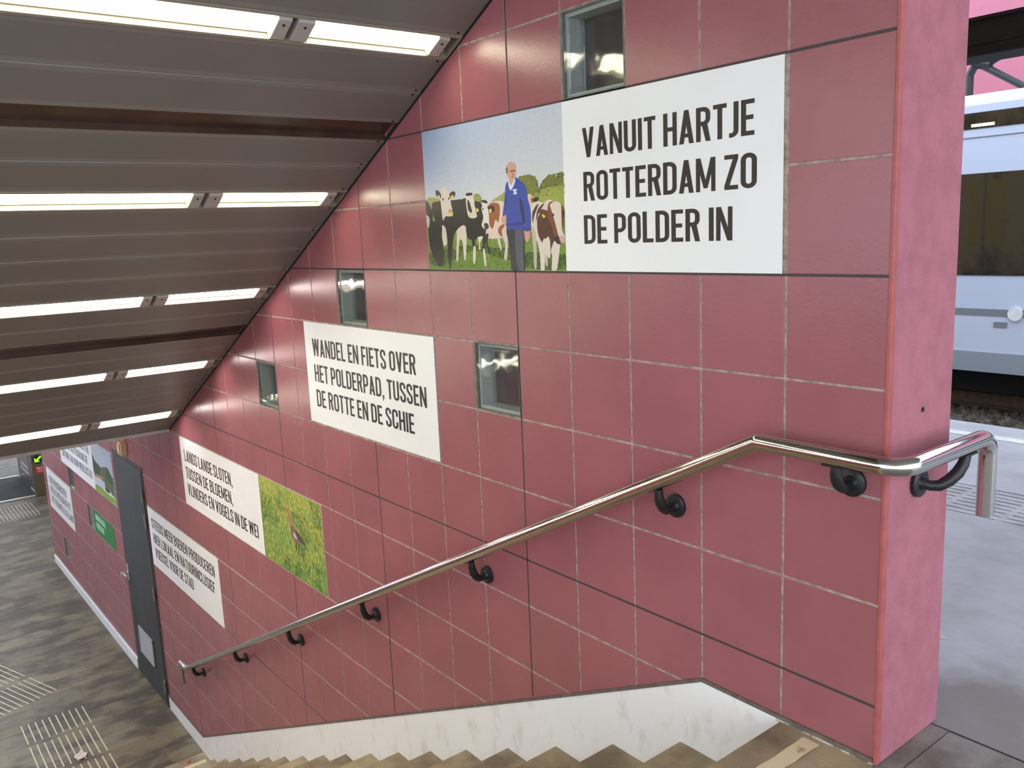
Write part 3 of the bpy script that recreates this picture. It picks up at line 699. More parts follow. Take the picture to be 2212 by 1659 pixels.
PICS = {"cow":[[[118,124,60],[-1156,346,-1126,352,-1094,353,-1062,343,-1047,325,-1045,305,-1040,284,-1054,261,-1106,264,-1137,290]],[[108,116,54],[-1046,293,-1019,323,-987,342,-957,343,-938,332,-933,343,-909,346,-896,337,-899,222,-950,240,-1042,261]],[[152,162,76],[-1076,275,-1040,294,-1002,302,-953,304,-898,304,-899,222,-981,238,-1074,250]],[[140,150,80],[-1444,300,-1421,306,-1396,293,-1394,267,-1447,268]],[[150,155,84],[-1784,306,-1749,309,-1698,300,-1674,284,-1789,278]],[[150,160,92],[-1324,273,-1295,283,-1266,291,-1241,299,-1244,253,-1325,257]],[[66,86,36],[-1791,73,-1635,91,-1539,67,-1614,44,-1684,16,-1787,30]],[[62,84,36],[-1568,99,-1427,101,-1324,91,-1218,86,-1221,43,-1326,57,-1429,79,-1538,76]],[[60,82,36],[-1138,64,-1078,72,-965,63,-902,62,-904,19,-993,6,-1134,18]],[[34,30,32],[-1752,281,-1686,290,-1591,289,-1527,289,-1497,275,-1501,157,-1545,174,-1592,153,-1620,90,-1640,123,-1686,166,-1737,219]],[[214,205,190],[-1572,168,-1509,178,-1519,53,-1532,52,-1538,117,-1560,122,-1575,46,-1588,48,-1577,136]],[[34,30,32],[-1640,165,-1603,164,-1632,16,-1645,14,-1648,81]],[[214,205,190],[-1686,185,-1656,175,-1652,114,-1679,109]],[[214,205,190],[-1673,338,-1651,346,-1631,338,-1613,319,-1608,283,-1599,246,-1597,228,-1622,224,-1653,225,-1673,209,-1679,249,-1683,300]],[[34,30,32],[-1717,335,-1691,331,-1675,309,-1694,301,-1714,316]],[[34,30,32],[-1613,316,-1588,325,-1571,317,-1578,304,-1599,296,-1613,303]],[[226,206,60],[-1604,307,-1589,310,-1589,298,-1603,297]],[[226,206,60],[-1701,314,-1688,314,-1688,303,-1700,304]],[[206,160,140],[-1627,254,-1603,251,-1598,234,-1626,237]],[[226,206,60],[-1622,238,-1595,235,-1607,223]],[[42,38,38],[-1799,297,-1769,279,-1747,243,-1749,210,-1699,208,-1682,189,-1687,138,-1680,82,-1692,25,-1727,18,-1758,54,-1786,107,-1792,188,-1797,236]],[[200,190,180],[-1799,236,-1776,221,-1783,185,-1798,193]],[[28,26,27],[-1497,275,-1413,273,-1382,262,-1357,226,-1363,135,-1425,127,-1494,129,-1509,179]],[[34,30,32],[-1474,138,-1448,137,-1457,88,-1465,89]],[[214,205,190],[-1464,93,-1447,93,-1455,35,-1469,34]],[[34,30,32],[-1392,158,-1368,162,-1388,74,-1400,88]],[[214,205,190],[-1398,83,-1386,83,-1379,26,-1392,23]],[[214,205,190],[-1432,133,-1394,136,-1415,112,-1414,88,-1426,86,-1422,112]],[[214,205,190],[-1495,310,-1455,308,-1441,274,-1431,230,-1429,215,-1456,210,-1486,218,-1495,246,-1500,286]],[[34,30,32],[-1488,283,-1475,276,-1460,240,-1468,232,-1487,247]],[[34,30,32],[-1498,310,-1478,312,-1455,310,-1456,301,-1494,301]],[[34,30,32],[-1524,289,-1499,291,-1503,275,-1522,273]],[[218,200,185],[-1351,259,-1247,262,-1243,171,-1256,132,-1364,130,-1367,175,-1348,196]],[[150,88,54],[-1343,260,-1284,260,-1276,231,-1290,189,-1307,199,-1325,167,-1343,174,-1352,209]],[[150,88,54],[-1289,168,-1253,180,-1248,146,-1270,133,-1291,147]],[[205,196,184],[-1300,130,-1287,129,-1275,86,-1284,84,-1296,110]],[[205,196,184],[-1268,159,-1231,170,-1243,52,-1262,51,-1252,99,-1264,129]],[[34,30,32],[-1371,144,-1356,144,-1366,114,-1357,87,-1353,70,-1362,70,-1375,109]],[[218,214,208],[-1396,269,-1368,273,-1355,256,-1349,222,-1352,174,-1377,165,-1399,180,-1386,210,-1394,241]],[[34,30,32],[-1399,275,-1379,278,-1362,276,-1353,264,-1383,268]],[[34,30,32],[-1355,252,-1319,253,-1310,241,-1320,228,-1345,234]],[[34,30,32],[-1439,272,-1402,271,-1390,254,-1416,237,-1437,252]],[[226,206,60],[-1345,239,-1330,241,-1332,227,-1342,228]],[[226,206,60],[-1430,247,-1418,246,-1416,235,-1427,235]],[[62,52,52],[-1382,187,-1357,185,-1354,168,-1377,165]],[[212,192,172],[-1104,282,-1084,281,-1066,254,-1085,234,-1101,246]],[[150,88,54],[-1086,271,-1067,262,-1074,250,-1084,253]],[[34,30,32],[-1073,267,-1047,271,-1042,263,-1058,253,-1071,256]],[[214,205,190],[-1087,243,-1048,255,-1017,249,-986,258,-955,240,-930,161,-937,98,-988,106,-1050,111,-1081,125,-1092,186]],[[70,50,45],[-1081,216,-1057,241,-1043,244,-1069,206,-1081,177]],[[70,50,45],[-1053,221,-1030,240,-1011,245,-1044,213,-1062,185]],[[214,205,190],[-1060,129,-1018,124,-1023,6,-1043,5,-1046,67]],[[190,178,165],[-1085,166,-1064,133,-1067,18,-1080,17,-1083,84]],[[196,186,172],[-1017,83,-1006,79,-1003,27,-1014,25]],[[214,205,190],[-963,107,-931,111,-955,6,-982,7,-977,55,-983,75]],[[78,42,32],[-1045,205,-982,219,-934,177,-931,110,-963,110,-989,83,-993,127,-1012,115,-1030,107,-1050,132,-1056,173]],[[214,205,190],[-1025,116,-1004,121,-987,115,-989,51,-1012,65,-1026,92]],[[122,66,40],[-990,242,-962,249,-945,220,-919,235,-906,215,-911,160,-931,110,-957,110,-974,162,-995,195]],[[214,205,190],[-979,241,-947,250,-922,238,-921,200,-918,145,-904,125,-908,104,-927,106,-944,142,-959,186,-974,222]],[[52,36,32],[-963,126,-933,123,-927,101,-950,102]],[[196,166,156],[-934,126,-907,125,-905,105,-927,104]],[[96,52,40],[-1040,220,-1025,226,-997,219,-991,203,-1014,193,-1037,202]],[[226,206,60],[-1026,209,-1007,200,-1019,195]],[[52,36,34],[-916,214,-898,218,-899,194,-911,195]],[[40,30,30],[-1668,300,-1659,300,-1660,292,-1668,292]],[[40,30,30],[-1624,301,-1616,301,-1616,293,-1623,293]],[[40,30,30],[-1388,247,-1382,247,-1381,240,-1387,240]],[[40,30,30],[-969,208,-962,208,-960,200,-967,198]],[[150,110,100],[-1619,250,-1610,249,-1612,244,-1619,245]],[[46,48,58],[-1234,164,-1132,162,-1136,85,-1140,4,-1215,3,-1221,52,-1233,120]],[[78,83,98],[-1182,159,-1136,159,-1145,77,-1145,5,-1167,4,-1184,30,-1190,85]],[[205,160,142],[-1260,212,-1241,213,-1241,196,-1246,179,-1260,181,-1270,197]],[[208,152,138],[-1128,154,-1098,153,-1099,130,-1112,110,-1128,117,-1132,139]],[[48,72,162],[-1234,324,-1216,336,-1203,307,-1177,334,-1173,351,-1150,338,-1127,325,-1112,305,-1104,268,-1090,227,-1091,174,-1099,151,-1129,154,-1129,200,-1139,180,-1134,160,-1233,160,-1236,179,-1239,213,-1258,210,-1259,220,-1243,276]],[[26,36,92],[-1154,272,-1135,258,-1127,216,-1127,176,-1139,188,-1150,234]],[[34,52,125],[-1235,181,-1137,184,-1136,174,-1232,174]],[[34,52,125],[-1238,296,-1231,271,-1237,230,-1242,255]],[[216,220,232],[-1216,334,-1204,339,-1175,346,-1180,326,-1203,304,-1214,319]],[[204,158,138],[-1208,344,-1180,348,-1190,331,-1202,322]],[[204,158,138],[-1224,378,-1220,398,-1196,408,-1171,396,-1170,374,-1175,354,-1187,338,-1204,337,-1216,355,-1225,365]],[[84,70,66],[-1227,383,-1219,393,-1219,370,-1225,369]],[[118,84,74],[-1201,376,-1174,377,-1174,372,-1200,371]],[[176,126,106],[-1188,370,-1179,358,-1191,358]],[[142,82,76],[-1200,353,-1182,354,-1184,351]],[[202,212,232],[-1192,305,-1180,308,-1164,304,-1171,299,-1166,289,-1189,289,-1184,297]]],"bird":[[[40,60,30],[-3519,-1709,-3505,-1705,-3518,-1760,-3528,-1763]],[[40,60,30],[-3482,-1707,-3470,-1703,-3480,-1775,-3490,-1778]],[[170,128,92],[-3631,-1511,-3609,-1499,-3586,-1499,-3580,-1519,-3567,-1546,-3543,-1587,-3535,-1605,-3573,-1630,-3586,-1602,-3602,-1555,-3611,-1532,-3629,-1526]],[[190,134,74],[-3620,-1518,-3692,-1565,-3653,-1550,-3618,-1530]],[[128,108,102],[-3577,-1615,-3534,-1600,-3504,-1620,-3455,-1633,-3410,-1661,-3369,-1690,-3432,-1686,-3488,-1712,-3530,-1704,-3562,-1681,-3583,-1648]],[[92,76,74],[-3511,-1627,-3466,-1634,-3408,-1664,-3372,-1692,-3476,-1679]],[[196,190,186],[-3544,-1648,-3519,-1652,-3492,-1676,-3516,-1682,-3541,-1668]]],"sky":[[[96,112,84],[-9022,-2120,-8980,-2126,-8914,-2173,-8763,-2190,-8685,-2206,-8515,-2174,-8371,-2151,-8289,-2182,-8196,-2224,-8131,-2254,-8147,-2441,-8311,-2434,-8607,-2431,-8635,-2384,-8788,-2343,-9020,-2344]],[[66,86,70],[-9017,-2128,-8951,-2157,-8873,-2197,-8737,-2207,-8705,-2282,-8836,-2335,-9020,-2344]],[[70,88,62],[-8408,-2158,-8291,-2187,-8192,-2249,-8188,-2308,-8355,-2321,-8466,-2278]],[[176,136,96],[-9020,-2344,-8868,-2327,-8651,-2311,-8611,-2334,-8793,-2353,-9018,-2375]],[[198,202,220],[-9022,-2383,-8815,-2362,-8604,-2355,-8569,-2370,-8591,-2432,-8804,-2446,-9031,-2472]],[[226,230,228],[-8645,-2439,-8544,-2440,-8349,-2447,-8143,-2449,-8148,-2467,-8399,-2484,-8646,-2475]],[[134,168,74],[-9027,-2472,-8791,-2454,-8554,-2460,-8358,-2466,-8141,-2461,-8162,-2532,-8430,-2548,-8678,-2541,-8901,-2535,-9045,-2535]],[[36,38,40],[-8590,-2430,-8484,-2418,-8370,-2423,-8415,-2448,-8531,-2449]],[[230,230,228],[-8383,-2414,-8322,-2423,-8312,-2436,-8347,-2442]]]}
def bicol(mb, x0, x1, z0, z1, c00, c10, c11, c01, y, nx=1, nz=8):
    def ip(u, v):
        return lin([ (c00[i] * (1 - u) + c10[i] * u) * (1 - v) + (c01[i] * (1 - u) + c11[i] * u) * v for i in range(3)])
    for i in range(nx):
        for j in range(nz):
            u0, u1, v0, v1 = i / nx, (i + 1) / nx, j / nz, (j + 1) / nz
            P_ = lambda u, v: (x0 + (x1 - x0) * u, y, z0 + (z1 - z0) * v)
            mb.poly([P_(u0, v0), P_(u1, v0), P_(u1, v1), P_(u0, v1)], (ip(u0, v0), ip(u1, v0), ip(u1, v1), ip(u0, v1)))

# poster A
A = poster('cow_poster', POST[0], 'large poster with a farmer among cows and the words VANUIT HARTJE ROTTERDAM', 'poster')
panel(A, -.903, -.012, .0035, .583, M['poster'], 'text_sheet')
text_line(A, M['ink'], 'VANUIT HARTJE', -.803, -.106, .3865, .0975)
text_line(A, M['ink'], 'ROTTERDAM ZO', -.803, -.097, .242, .0975)
text_line(A, M['ink'], 'DE POLDER IN', -.806, -.18, .0975, .0975)
panel(A, -1.8, -.903, .0035, .583, M['print'], 'picture_sheet').data.materials.clear()
for ob in A.children:
    if ob.name.startswith('picture_sheet'): ob.data.materials.append(M['poster'])
pc = MB(); cb_ = (-1.7995, -.9035, .004, .5825)
bicol(pc, -1.7995, -.9035, .245, .5825, (196, 204, 214), (208, 210, 208), (196, 204, 216), (150, 172, 206), -.0020, 3, 8)
bicol(pc, -1.7995, -.9035, .004, .245, (96, 128, 46), (104, 140, 52), (150, 170, 84), (150, 168, 84), -.0020, 3, 4)
random.seed(5)
cow = PICS['cow']
picpolys(pc, cow[:9], -.00204, cb_)
for k in range(4200):
    gx, gz = random.uniform(-1.795, -.906), .006 + .225 * random.random() ** 1.1; s_ = .003 + .007 * random.random()
    c_ = random.choice(((78, 108, 34), (130, 164, 62), (156, 186, 84), (74, 104, 38), (126, 160, 62)))
    pc.poly([(gx, -.0026, gz), (gx + .0022, -.0026, gz), (min(gx + random.uniform(-.002, .004), -.9036), -.0026, min(gz + s_ * 1.6, .244))], lin(c_))
ye = picpolys(pc, cow[9:], -.00262, cb_)
for k in range(500):                                # foliage fleck over the tree masses
    pol = random.choice(cow[:3]); fl = pol[1]; i = random.randrange(0, len(fl), 2); j = random.randrange(0, len(fl), 2); t_ = random.random()
    gx = (fl[i] * t_ + fl[j] * (1 - t_)) / 1000; gz = (fl[i + 1] * t_ + fl[j + 1] * (1 - t_)) / 1000
    if gz < .27: continue
    c_ = random.choice(((112, 122, 56), (158, 168, 88), (134, 144, 70), (122, 130, 60))); s_ = .004
    pc.poly([(gx, -.00264, gz), (min(gx + s_, -.9036), -.00264, gz), (min(gx + s_ / 2, -.9036), -.00264, gz + s_ * 1.4)], lin(c_))
part(A, pc, 'printed_picture', M['print'], 'colour print of a farmer in a blue sweater standing between cows')
# scuff on the lettering
# poster B
Bp = poster('text_poster', POST[1], 'white poster reading WANDEL EN FIETS OVER HET POLDERPAD, mid wall')
panel(Bp, -3.138, -1.803, -.868, -.2955, M['poster'])
text_line(Bp, M['ink'], 'WANDEL EN FIETS OVER', -3.046, -1.964, -.4845, .0975)
text_line(Bp, M['ink'], 'HET POLDERPAD, TUSSEN', -3.044, -1.887, -.629, .0975)
text_line(Bp, M['ink'], 'DE ROTTE EN DE SCHIE', -3.042, -2.008, -.7715, .0975)
# poster C
Cp = poster('bird_poster', POST[2], 'poster reading LANGS LANGE SLOTEN with a wading bird in a green meadow')
panel(Cp, -5.697, -4.05, -1.943, -1.371, M['poster'], 'text_sheet')
text_line(Cp, M['ink'], 'LANGS LANGE SLOTEN,', -5.61, -4.555, -1.564, .0975)
text_line(Cp, M['ink'], 'TUSSEN DE BLOEMEN,', -5.612, -4.58, -1.708, .0975)
text_line(Cp, M['ink'], 'VLINDERS EN VOGELS IN DE WEI', -5.608, -4.138, -1.8485, .0975)
panel(Cp, -4.05, -3.111, -1.943, -1.371, M['poster'], 'picture_sheet')
pc = MB(); cb_ = (-4.049, -3.112, -1.9425, -1.3715)
bicol(pc, *cb_, (104, 140, 66), (98, 134, 60), (150, 160, 82), (156, 168, 86), -.0020, 6, 6)
clump = [(random.uniform(-4.04, -3.13), random.uniform(-1.94, -1.38), random.choice(((196, 188, 84), (158, 186, 100), (74, 112, 52), (64, 100, 46), (184, 186, 96)))) for _ in range(70)]
for k in range(6500):
    gx, gz = random.uniform(-4.045, -3.118), random.uniform(-1.94, -1.385); v = (gz + 1.9425) / .571
    if random.random() < .06 + .30 * max(0, v - .45) * 2: c_ = random.choice(((206, 196, 70), (190, 184, 78), (222, 208, 84)))
    else: c_ = random.choice(((78, 116, 54), (124, 162, 80), (156, 188, 104), (62, 98, 48), (112, 150, 70), (176, 198, 120)))
    near = min(clump, key=lambda q: (q[0] - gx) ** 2 + 1.5 * (q[1] - gz) ** 2)
    if random.random() < .45: c_ = tuple(min(255, max(0, c + random.randint(-14, 14))) for c in near[2])
    s_ = .010 + .026 * random.random(); wd = .003 + .005 * random.random(); sl_ = random.uniform(-.006, .006)
    yq = -.00202 - random.random() * .0002
    pc.poly([(gx, yq, gz), (gx + wd, yq, gz), (min(max(gx + wd / 2 + sl_, -4.049), -3.112), yq, min(gz + s_, -1.3717))], lin(c_))
picpolys(pc, PICS['bird'], -.00235, cb_)
part(Cp, pc, 'printed_picture', M['print'], 'colour print of a long necked wading bird in a flowering meadow')
# poster D
Dp = poster('text_poster', POST[3], 'white poster reading STEEDS MEER BOEREN PRODUCEREN, right of the grey door')
panel(Dp, -6.94, -5.06, -2.83, -2.25, M['poster'])
text_line(Dp, M['ink'], 'STEEDS MEER BOEREN PRODUCEREN', -6.845, -5.162, -2.440, .0965)
text_line(Dp, M['ink'], 'HIER LOKAAL EN NATUURINCLUSIEF', -6.838, -5.197, -2.586, .0965)
text_line(Dp, M['ink'], 'VOEDSEL VOOR DE STAD', -6.827, -5.746, -2.728, .0965)
# poster E
Ep = poster('skyline_poster', POST[4], 'poster left of the grey door with a picture of trees beyond water')
panel(Ep, -10.9, -9.05, -2.545, -1.95, M['poster'], 'text_sheet')
text_line(Ep, M['ink_grey'], 'TUSSEN DE KOEIEN EN GRUTTEN,', -10.75, -9.16, -2.15, .0965)
text_line(Ep, M['ink_grey'], 'MET OP DE ACHTERGROND DE', -10.75, -9.30, -2.294, .0965)
text_line(Ep, M['ink_grey'], 'SKYLINE VAN JOUW WERELDSTAD', -10.75, -9.14, -2.44, .0965)
panel(Ep, -9.05, -8.15, -2.545, -1.95, M['poster'], 'picture_sheet')
pc = MB(); cb_ = (-9.049, -8.151, -2.5445, -1.9505); bicol(pc, *cb_, (190, 196, 214), (176, 186, 214), (168, 178, 196), (190, 196, 200), -.0020, 2, 4)
picpolys(pc, PICS['sky'], -.0022, cb_)
part(Ep, pc, 'printed_picture', M['print'], 'colour print of a skyline and trees beyond water and grass')
# poster F
Fp = poster('text_poster', POST[5], 'farthest white text poster, at the left end of the tiled wall')
panel(Fp, -12.13, -10.585, -3.44, -2.85, M['poster'])
text_line(Fp, M['ink_grey'], 'BOER EN BOSWACHTER', -11.98, -10.86, -3.05, .105)
text_line(Fp, M['ink_grey'], 'HETEN JE WELKOM OP HET', -11.98, -10.68, -3.195, .105)
text_line(Fp, M['ink_grey'], 'ROTTERDAMSE PLATTELAND', -11.98, -10.62, -3.345, .105)
Gp = poster('green_sign', POST[6], 'small green sign with two lines of pale text, left of the grey door', 'sign')
panel(Gp, -9.335, -8.437, -3.118, -2.836, M['green'])
text_line(Gp, M['mint'], 'GROENE ROUTE', -9.26, -8.80, -2.945, .072)
text_line(Gp, M['mint'], 'VOORSCHOT', -9.26, -8.90, -3.05, .072)

# ------------------------------------------------------------------ door
dd = empty('door_1', (DOOR[0], 0, FLOOR)); tag(dd, 'narrow looking grey steel door with four hinges in the tiled wall', kind='structure')
def dp(mb, nm, mt, label=None, bevel=0, parent=None):
    o = mb.build(nm, mt, parent or dd, label=label, bevel=bevel)
    if parent is None: o.location = -dd.location
    return o
fm = MB(); x0, x1, z0, z1 = DOOR
fm.box(x0, x0 + .05, -.006, .08, z0, z1); fm.box(x1 - .05, x1, -.006, .08, z0, z1); fm.box(x0 + .05, x1 - .05, -.006, .08, z1 - .055, z1)
fm.box(x0 + .02, x1 - .02, .07, .085, z0, z1)
dp(fm, 'door_frame', M['doorframe'])
lf = MB(); lf.box(x0 + .045, x1 - .035, -.012, .03, z0 + .012, z1 - .04); leaf = dp(lf, 'door_leaf', M['door'], bevel=.003)
for zc in (-2.165, -2.415, -3.16, -4.13):
    hg = MB(); hg.tube([(x1 - .035, -.020, zc - .062), (x1 - .035, -.020, zc + .062)], .011, 12); hg.tube([(x1 - .035, -.020, zc + .035), (x1 - .035, -.020, zc + .04)], .0125, 12); hg.box(x1 - .075, x1 - .035, -.0145, -.012, zc - .06, zc + .06)
    dp(hg, 'hinge', M['hinge'])
hn = MB(); hx = x0 + .10; hz = -3.205
hn.box(hx - .022, hx + .022, -.020, -.012, hz - .09, hz + .09); hn.tube([(hx, -.012, hz), (hx, -.065, hz)], .009, 12); hn.tube([(hx, -.062, hz), (hx + .03, -.065, hz), (hx + .13, -.065, hz)], .009, 12)
hn.tube([(hx, -.062, hz), (hx, -.085, hz)], [.018, .022], 14)
dp(hn, 'door_handle', M['alu'])
gr = MB(); gx0, gx1, gz0, gz1 = -7.78, -7.27, -4.03, -3.745
gr.box(gx0, gx1, -.016, -.012, gz0, gz1)
for k in range(11):
    zz = gz0 + .012 + k * .026
    gr.poly([(gx0 + .012, -.016, zz + .02), (gx1 - .012, -.016, zz + .02), (gx1 - .012, -.026, zz), (gx0 + .012, -.026, zz)]); gr.box(gx0 + .012, gx1 - .012, -.026, -.016, zz - .002, zz)
for a in ((gx0, gx1, gz1 - .01, gz1), (gx0, gx1, gz0, gz0 + .01), (gx0, gx0 + .012, gz0, gz1), (gx1 - .012, gx1, gz0, gz1)): gr.box(a[0], a[1], -.028, -.012, a[2], a[3])
dp(gr, 'vent_grille', M['grille'])
dk = MB(); dk.box(x0, x1, .12, .33, z0, z1); dp(dk, 'door_reveal', M['dark'])

cd = empty('cable_conduit', (-7.47, 0, -1.86)); tag(cd, 'ivory cable conduit with a small box above the grey door', 'conduit')
c1 = MB(); c1.box(-.018, .018, -.03, .0, .0, .52); c1.box(-.004, .004, -.033, -.03, .0, .52); c1.build('conduit_channel', M['ivory'], cd)
c1 = MB(); c1.box(-.05, .045, -.06, -.001, .015, .15); c1.box(-.03, .03, -.075, -.06, .03, .135); c1.build('conduit_box', M['ivory'], cd, bevel=.006)
c1 = MB(); c1.box(-.056, -.048, -.045, -.02, .02, .06); c1.build('cable_outlet', M['dark'], cd)

# ------------------------------------------------------------------ handrail
hr = empty('handrail', (0, -.085, -.465)); tag(hr, 'polished stainless steel handrail fixed along the wall with black brackets', 'handrail')
def fillet(pts, rad, n=8):
    out = [Vector(pts[0])]
    for i in range(1, len(pts) - 1):
        p = Vector(pts[i]); a = (Vector(pts[i - 1]) - p); b_ = (Vector(pts[i + 1]) - p); r_ = rad[i - 1]
        if r_ <= 0: out.append(p); continue
        ang = a.angle(b_); tl = r_ / math.tan(ang / 2); A_, B_ = p + a.normalized() * tl, p + b_.normalized() * tl
        bis = (a.normalized() + b_.normalized()).normalized(); c_ = p + bis * (r_ / math.sin(ang / 2))
        va, vb = A_ - c_, B_ - c_; tot = va.angle(vb); ax = va.cross(vb).normalized()
        for k in range(n + 1): out.append(c_ + Matrix.Rotation(tot * k / n, 3, ax) @ va)
    out.append(Vector(pts[-1])); return out
RY = -.085
rail_pts = [(-6.115, RY, -3.70), (-6.115, RY, -3.488), (-5.95, RY, -3.488), (-.027, RY, -.463), (.392, RY, -.463), (.392, .385, -.463), (.392, .385, -.690)]
tb = MB(); tb.tube(fillet(rail_pts, [.035, .02, .015, .06, .05], 8), .0242, 24)
o = tb.build('rail_tube', M['steel'], hr, smooth=True); o.location = -hr.location
def railz(x): return -.463 + (x + .027) * (3.488 - .463) / (5.95 - .027) if x < -.027 else -.463
def bracket(px, pz, end=False):
    # rose on the wall, curved arm, saddle plate under the rail
    b_ = MB()
    if not end:
        top = railz(px) - .026; P0 = Vector((px, -.014, pz))
        hh = top - pz
        path = [(px, -.012, pz), (px, -.030, pz - .006), (px, -.050, pz - .006), (px, -.066, pz + hh * .10), (px, -.077, pz + hh * .35), (px, -.083, pz + hh * .65), (px, RY, top)]
    else:
        hh = -.489 - pz[1]
        path = [(.318, pz[0], pz[1]), (.336, pz[0] + .01, pz[1] - .006), (.354, pz[0] + .025, pz[1] - .006), (.370, pz[0] + .045, pz[1] + hh * .10), (.382, pz[0] + .065, pz[1] + hh * .35), (.389, pz[0] + .08, pz[1] + hh * .65), (.392, pz[0] + .09, -.489)]
    b_.tube(path, [.014, .014, .0155, .017, .017, .0155, .013], 14)
    if not end:
        sl_ = math.atan((3.488 - .463) / (5.95 - .027)) if px < -.027 else 0
        b_.obox((px, RY, top + .003), (.034 * math.cos(sl_), 0, .034 * math.sin(sl_)), (0, .014, 0), (-.003 * math.sin(sl_), 0, .003 * math.cos(sl_)))
        ros = MB(); ros.tube([(px, .0, pz), (px, -.010, pz), (px, -.013, pz)], [.04, .04, .036], 28); ros.tube([(px, -.012, pz), (px, -.022, pz)], [.021, .016], 20)
    else:
        b_.obox((.392, pz[0] + .09, -.4885), (.014, 0, 0), (0, .036, 0), (0, 0, .003))
        ros = MB(); ros.tube([(.306, pz[0], pz[1]), (.317, pz[0], pz[1]), (.320, pz[0], pz[1])], [.04, .04, .036], 28); ros.tube([(.319, pz[0], pz[1]), (.33, pz[0], pz[1])], [.021, .016], 20)
    o = b_.build('bracket', M['black'], hr, smooth=True); o.location = -hr.location
    r_ = ros.build('bracket_rose', M['black'], o, smooth=True)
for px, pz in ((.214, -.547), (-.403, -.753), (-1.478, -1.311), (-2.52, -1.848), (-3.565, -2.376), (-4.633, -2.911), (-5.738, -3.468)): bracket(px, pz)
bracket(0, (.165, -.565), True)

# ------------------------------------------------------------------ ticket gate and litter
tg = empty('ticket_gate', (-16.5, .45, FLOOR)); tag(tg, 'grey ticket gate cabinet with a green arrow display and red sticker', 'ticket gate')
def tp(mb, nm, mt, label=None, bevel=0): o = mb.build(nm, mt, tg, label=label, bevel=bevel); o.location = -tg.location; return o
g_ = MB(); g_.box(-18.3, -16.53, .45, .70, FLOOR, -3.35); tp(g_, 'cabinet_body', M['gate'], bevel=.01)
g_ = MB(); g_.box(-16.53, -16.5, .44, .71, FLOOR, -3.33); tp(g_, 'cabinet_front', M['gate_front'], bevel=.006)
g_ = MB(); g_.tube([(-16.5, .545, -3.66), (-16.492, .545, -3.66)], .085, 28); tp(g_, 'arrow_display', M['dark'])
g_ = MB(); yc, zc = .545, -3.66
for a in ([(.05, .06), (.07, .04), (-.005, -.03), (-.03, -.008)], [(-.052, .03), (-.05, -.05), (.035, -.045)]): g_.poly([(-16.490, yc + u, zc + v) for u, v in a])
tp(g_, 'green_arrow', M['arrow'], 'glowing green arrow pointing down to the left')
g_ = MB(); g_.box(-16.5, -16.497, .485, .635, -3.93, -3.80); tp(g_, 'red_sticker', M['red'])
g_ = MB()
for k in range(3): g_.box(-16.497, -16.4955, .51 + .035 * k, .535 + .035 * k, -3.845, -3.815)
for k in range(3): g_.box(-16.497, -16.4955, .52, .61, -3.905 + .018 * k, -3.900 + .018 * k)
tp(g_, 'sticker_print', M['paper'])
g_ = MB(); g_.box(-17.85, -16.98, .44, .45, -4.02, -3.5); tp(g_, 'side_window', M['window'])
g_ = MB(); g_.box(-17.88, -16.95, .436, .45, -4.045, -4.02); g_.box(-16.97, -16.94, .436, .45, -4.04, -3.45); g_.box(-17.70, -17.0, .430, .437, -3.93, -3.90); tp(g_, 'window_trim', M['alu'])
g_ = MB(); g_.box(-17.0, -16.53, .438, .45, -4.30, -4.285); g_.tube([(-16.62, .45, -3.70), (-16.62, .435, -3.70)], .018, 12); g_.tube([(-16.60, .45, -4.11), (-16.60, .435, -4.11)], .018, 12); tp(g_, 'kick_rail', M['alu'])

def scrap(name, cx, cy, z, r, mt, label, cat='litter', n=11, h=.012, sy=1.0):
    mb = MB(); random.seed(int(abs(cx) * 100)); ring = []
    for k in range(n):
        a = 2 * math.pi * k / n; q = r * random.uniform(.65, 1.1); ring.append((math.cos(a) * q, math.sin(a) * q * sy, random.uniform(0, h)))
    c_ = (0, 0, h)
    for k in range(n): mb.poly([ring[k], ring[(k + 1) % n], c_]); mb.poly([(ring[k][0], ring[k][1], 0), (ring[(k + 1) % n][0], ring[(k + 1) % n][1], 0), ring[(k + 1) % n], ring[k]])
    o = mb.build(name, mt); o.location = (cx, cy, z); tag(o, label, cat)
scrap('paper_scrap', -6.70, -.875, FLOOR + .006, .075, M['paper'], 'crumpled pale paper scrap lying on the tactile bars in the hall', sy=.9)
scrap('wrapper', -5.93, -.155, FLOOR + .001, .016, M['red'], 'tiny red wrapper beside the cream strip at the foot of the stairs', n=7, h=.006)
scrap('leaf_scrap', .20, 1.30, PLAT, .018, M['paper'], 'small white scrap lying on the grey platform right of the wall', n=6, h=.004)
scrap('leaf_scrap', .07, .86, PLAT, .02, M['paper'], 'faint pale scrap on the platform nearest to the end of the wall', n=6, h=.003)

# ------------------------------------------------------------------ tracks, train, far side
tk = MB(); tk.box(-14, 12, 4.28, 14, -2.4, -2.16); o = tk.build('floor', M['ballast']); tag(o, 'brown track bed beyond the platform edge', kind='structure')
st_ = MB(); random.seed(21)
for k in range(2600):
    x_, y_ = random.uniform(-5.5, .5), random.uniform(6.95, 8.5); s_ = random.uniform(.018, .045)
    p_ = [(random.uniform(.6, 1) * s_ * math.cos(a), random.uniform(.6, 1) * s_ * math.sin(a)) for a in (0, 1.57, 3.14, 4.71)]
    b0 = len(st_.v); z_ = -2.165
    st_.v += [(x_ + a, y_ + c_, z_) for a, c_ in p_] + [(x_ + a * .5, y_ + c_ * .5, z_ + s_) for a, c_ in p_]
    st_.f += [(b0 + 4, b0 + 5, b0 + 6, b0 + 7)] + [(b0 + i, b0 + (i + 1) % 4, b0 + 4 + (i + 1) % 4, b0 + 4 + i) for i in range(4)]; st_.c += [None] * 5
o = st_.build('ballast_stones', M['ballast']); tag(o, 'brown ballast stones between the rails', 'ballast', kind='stuff')
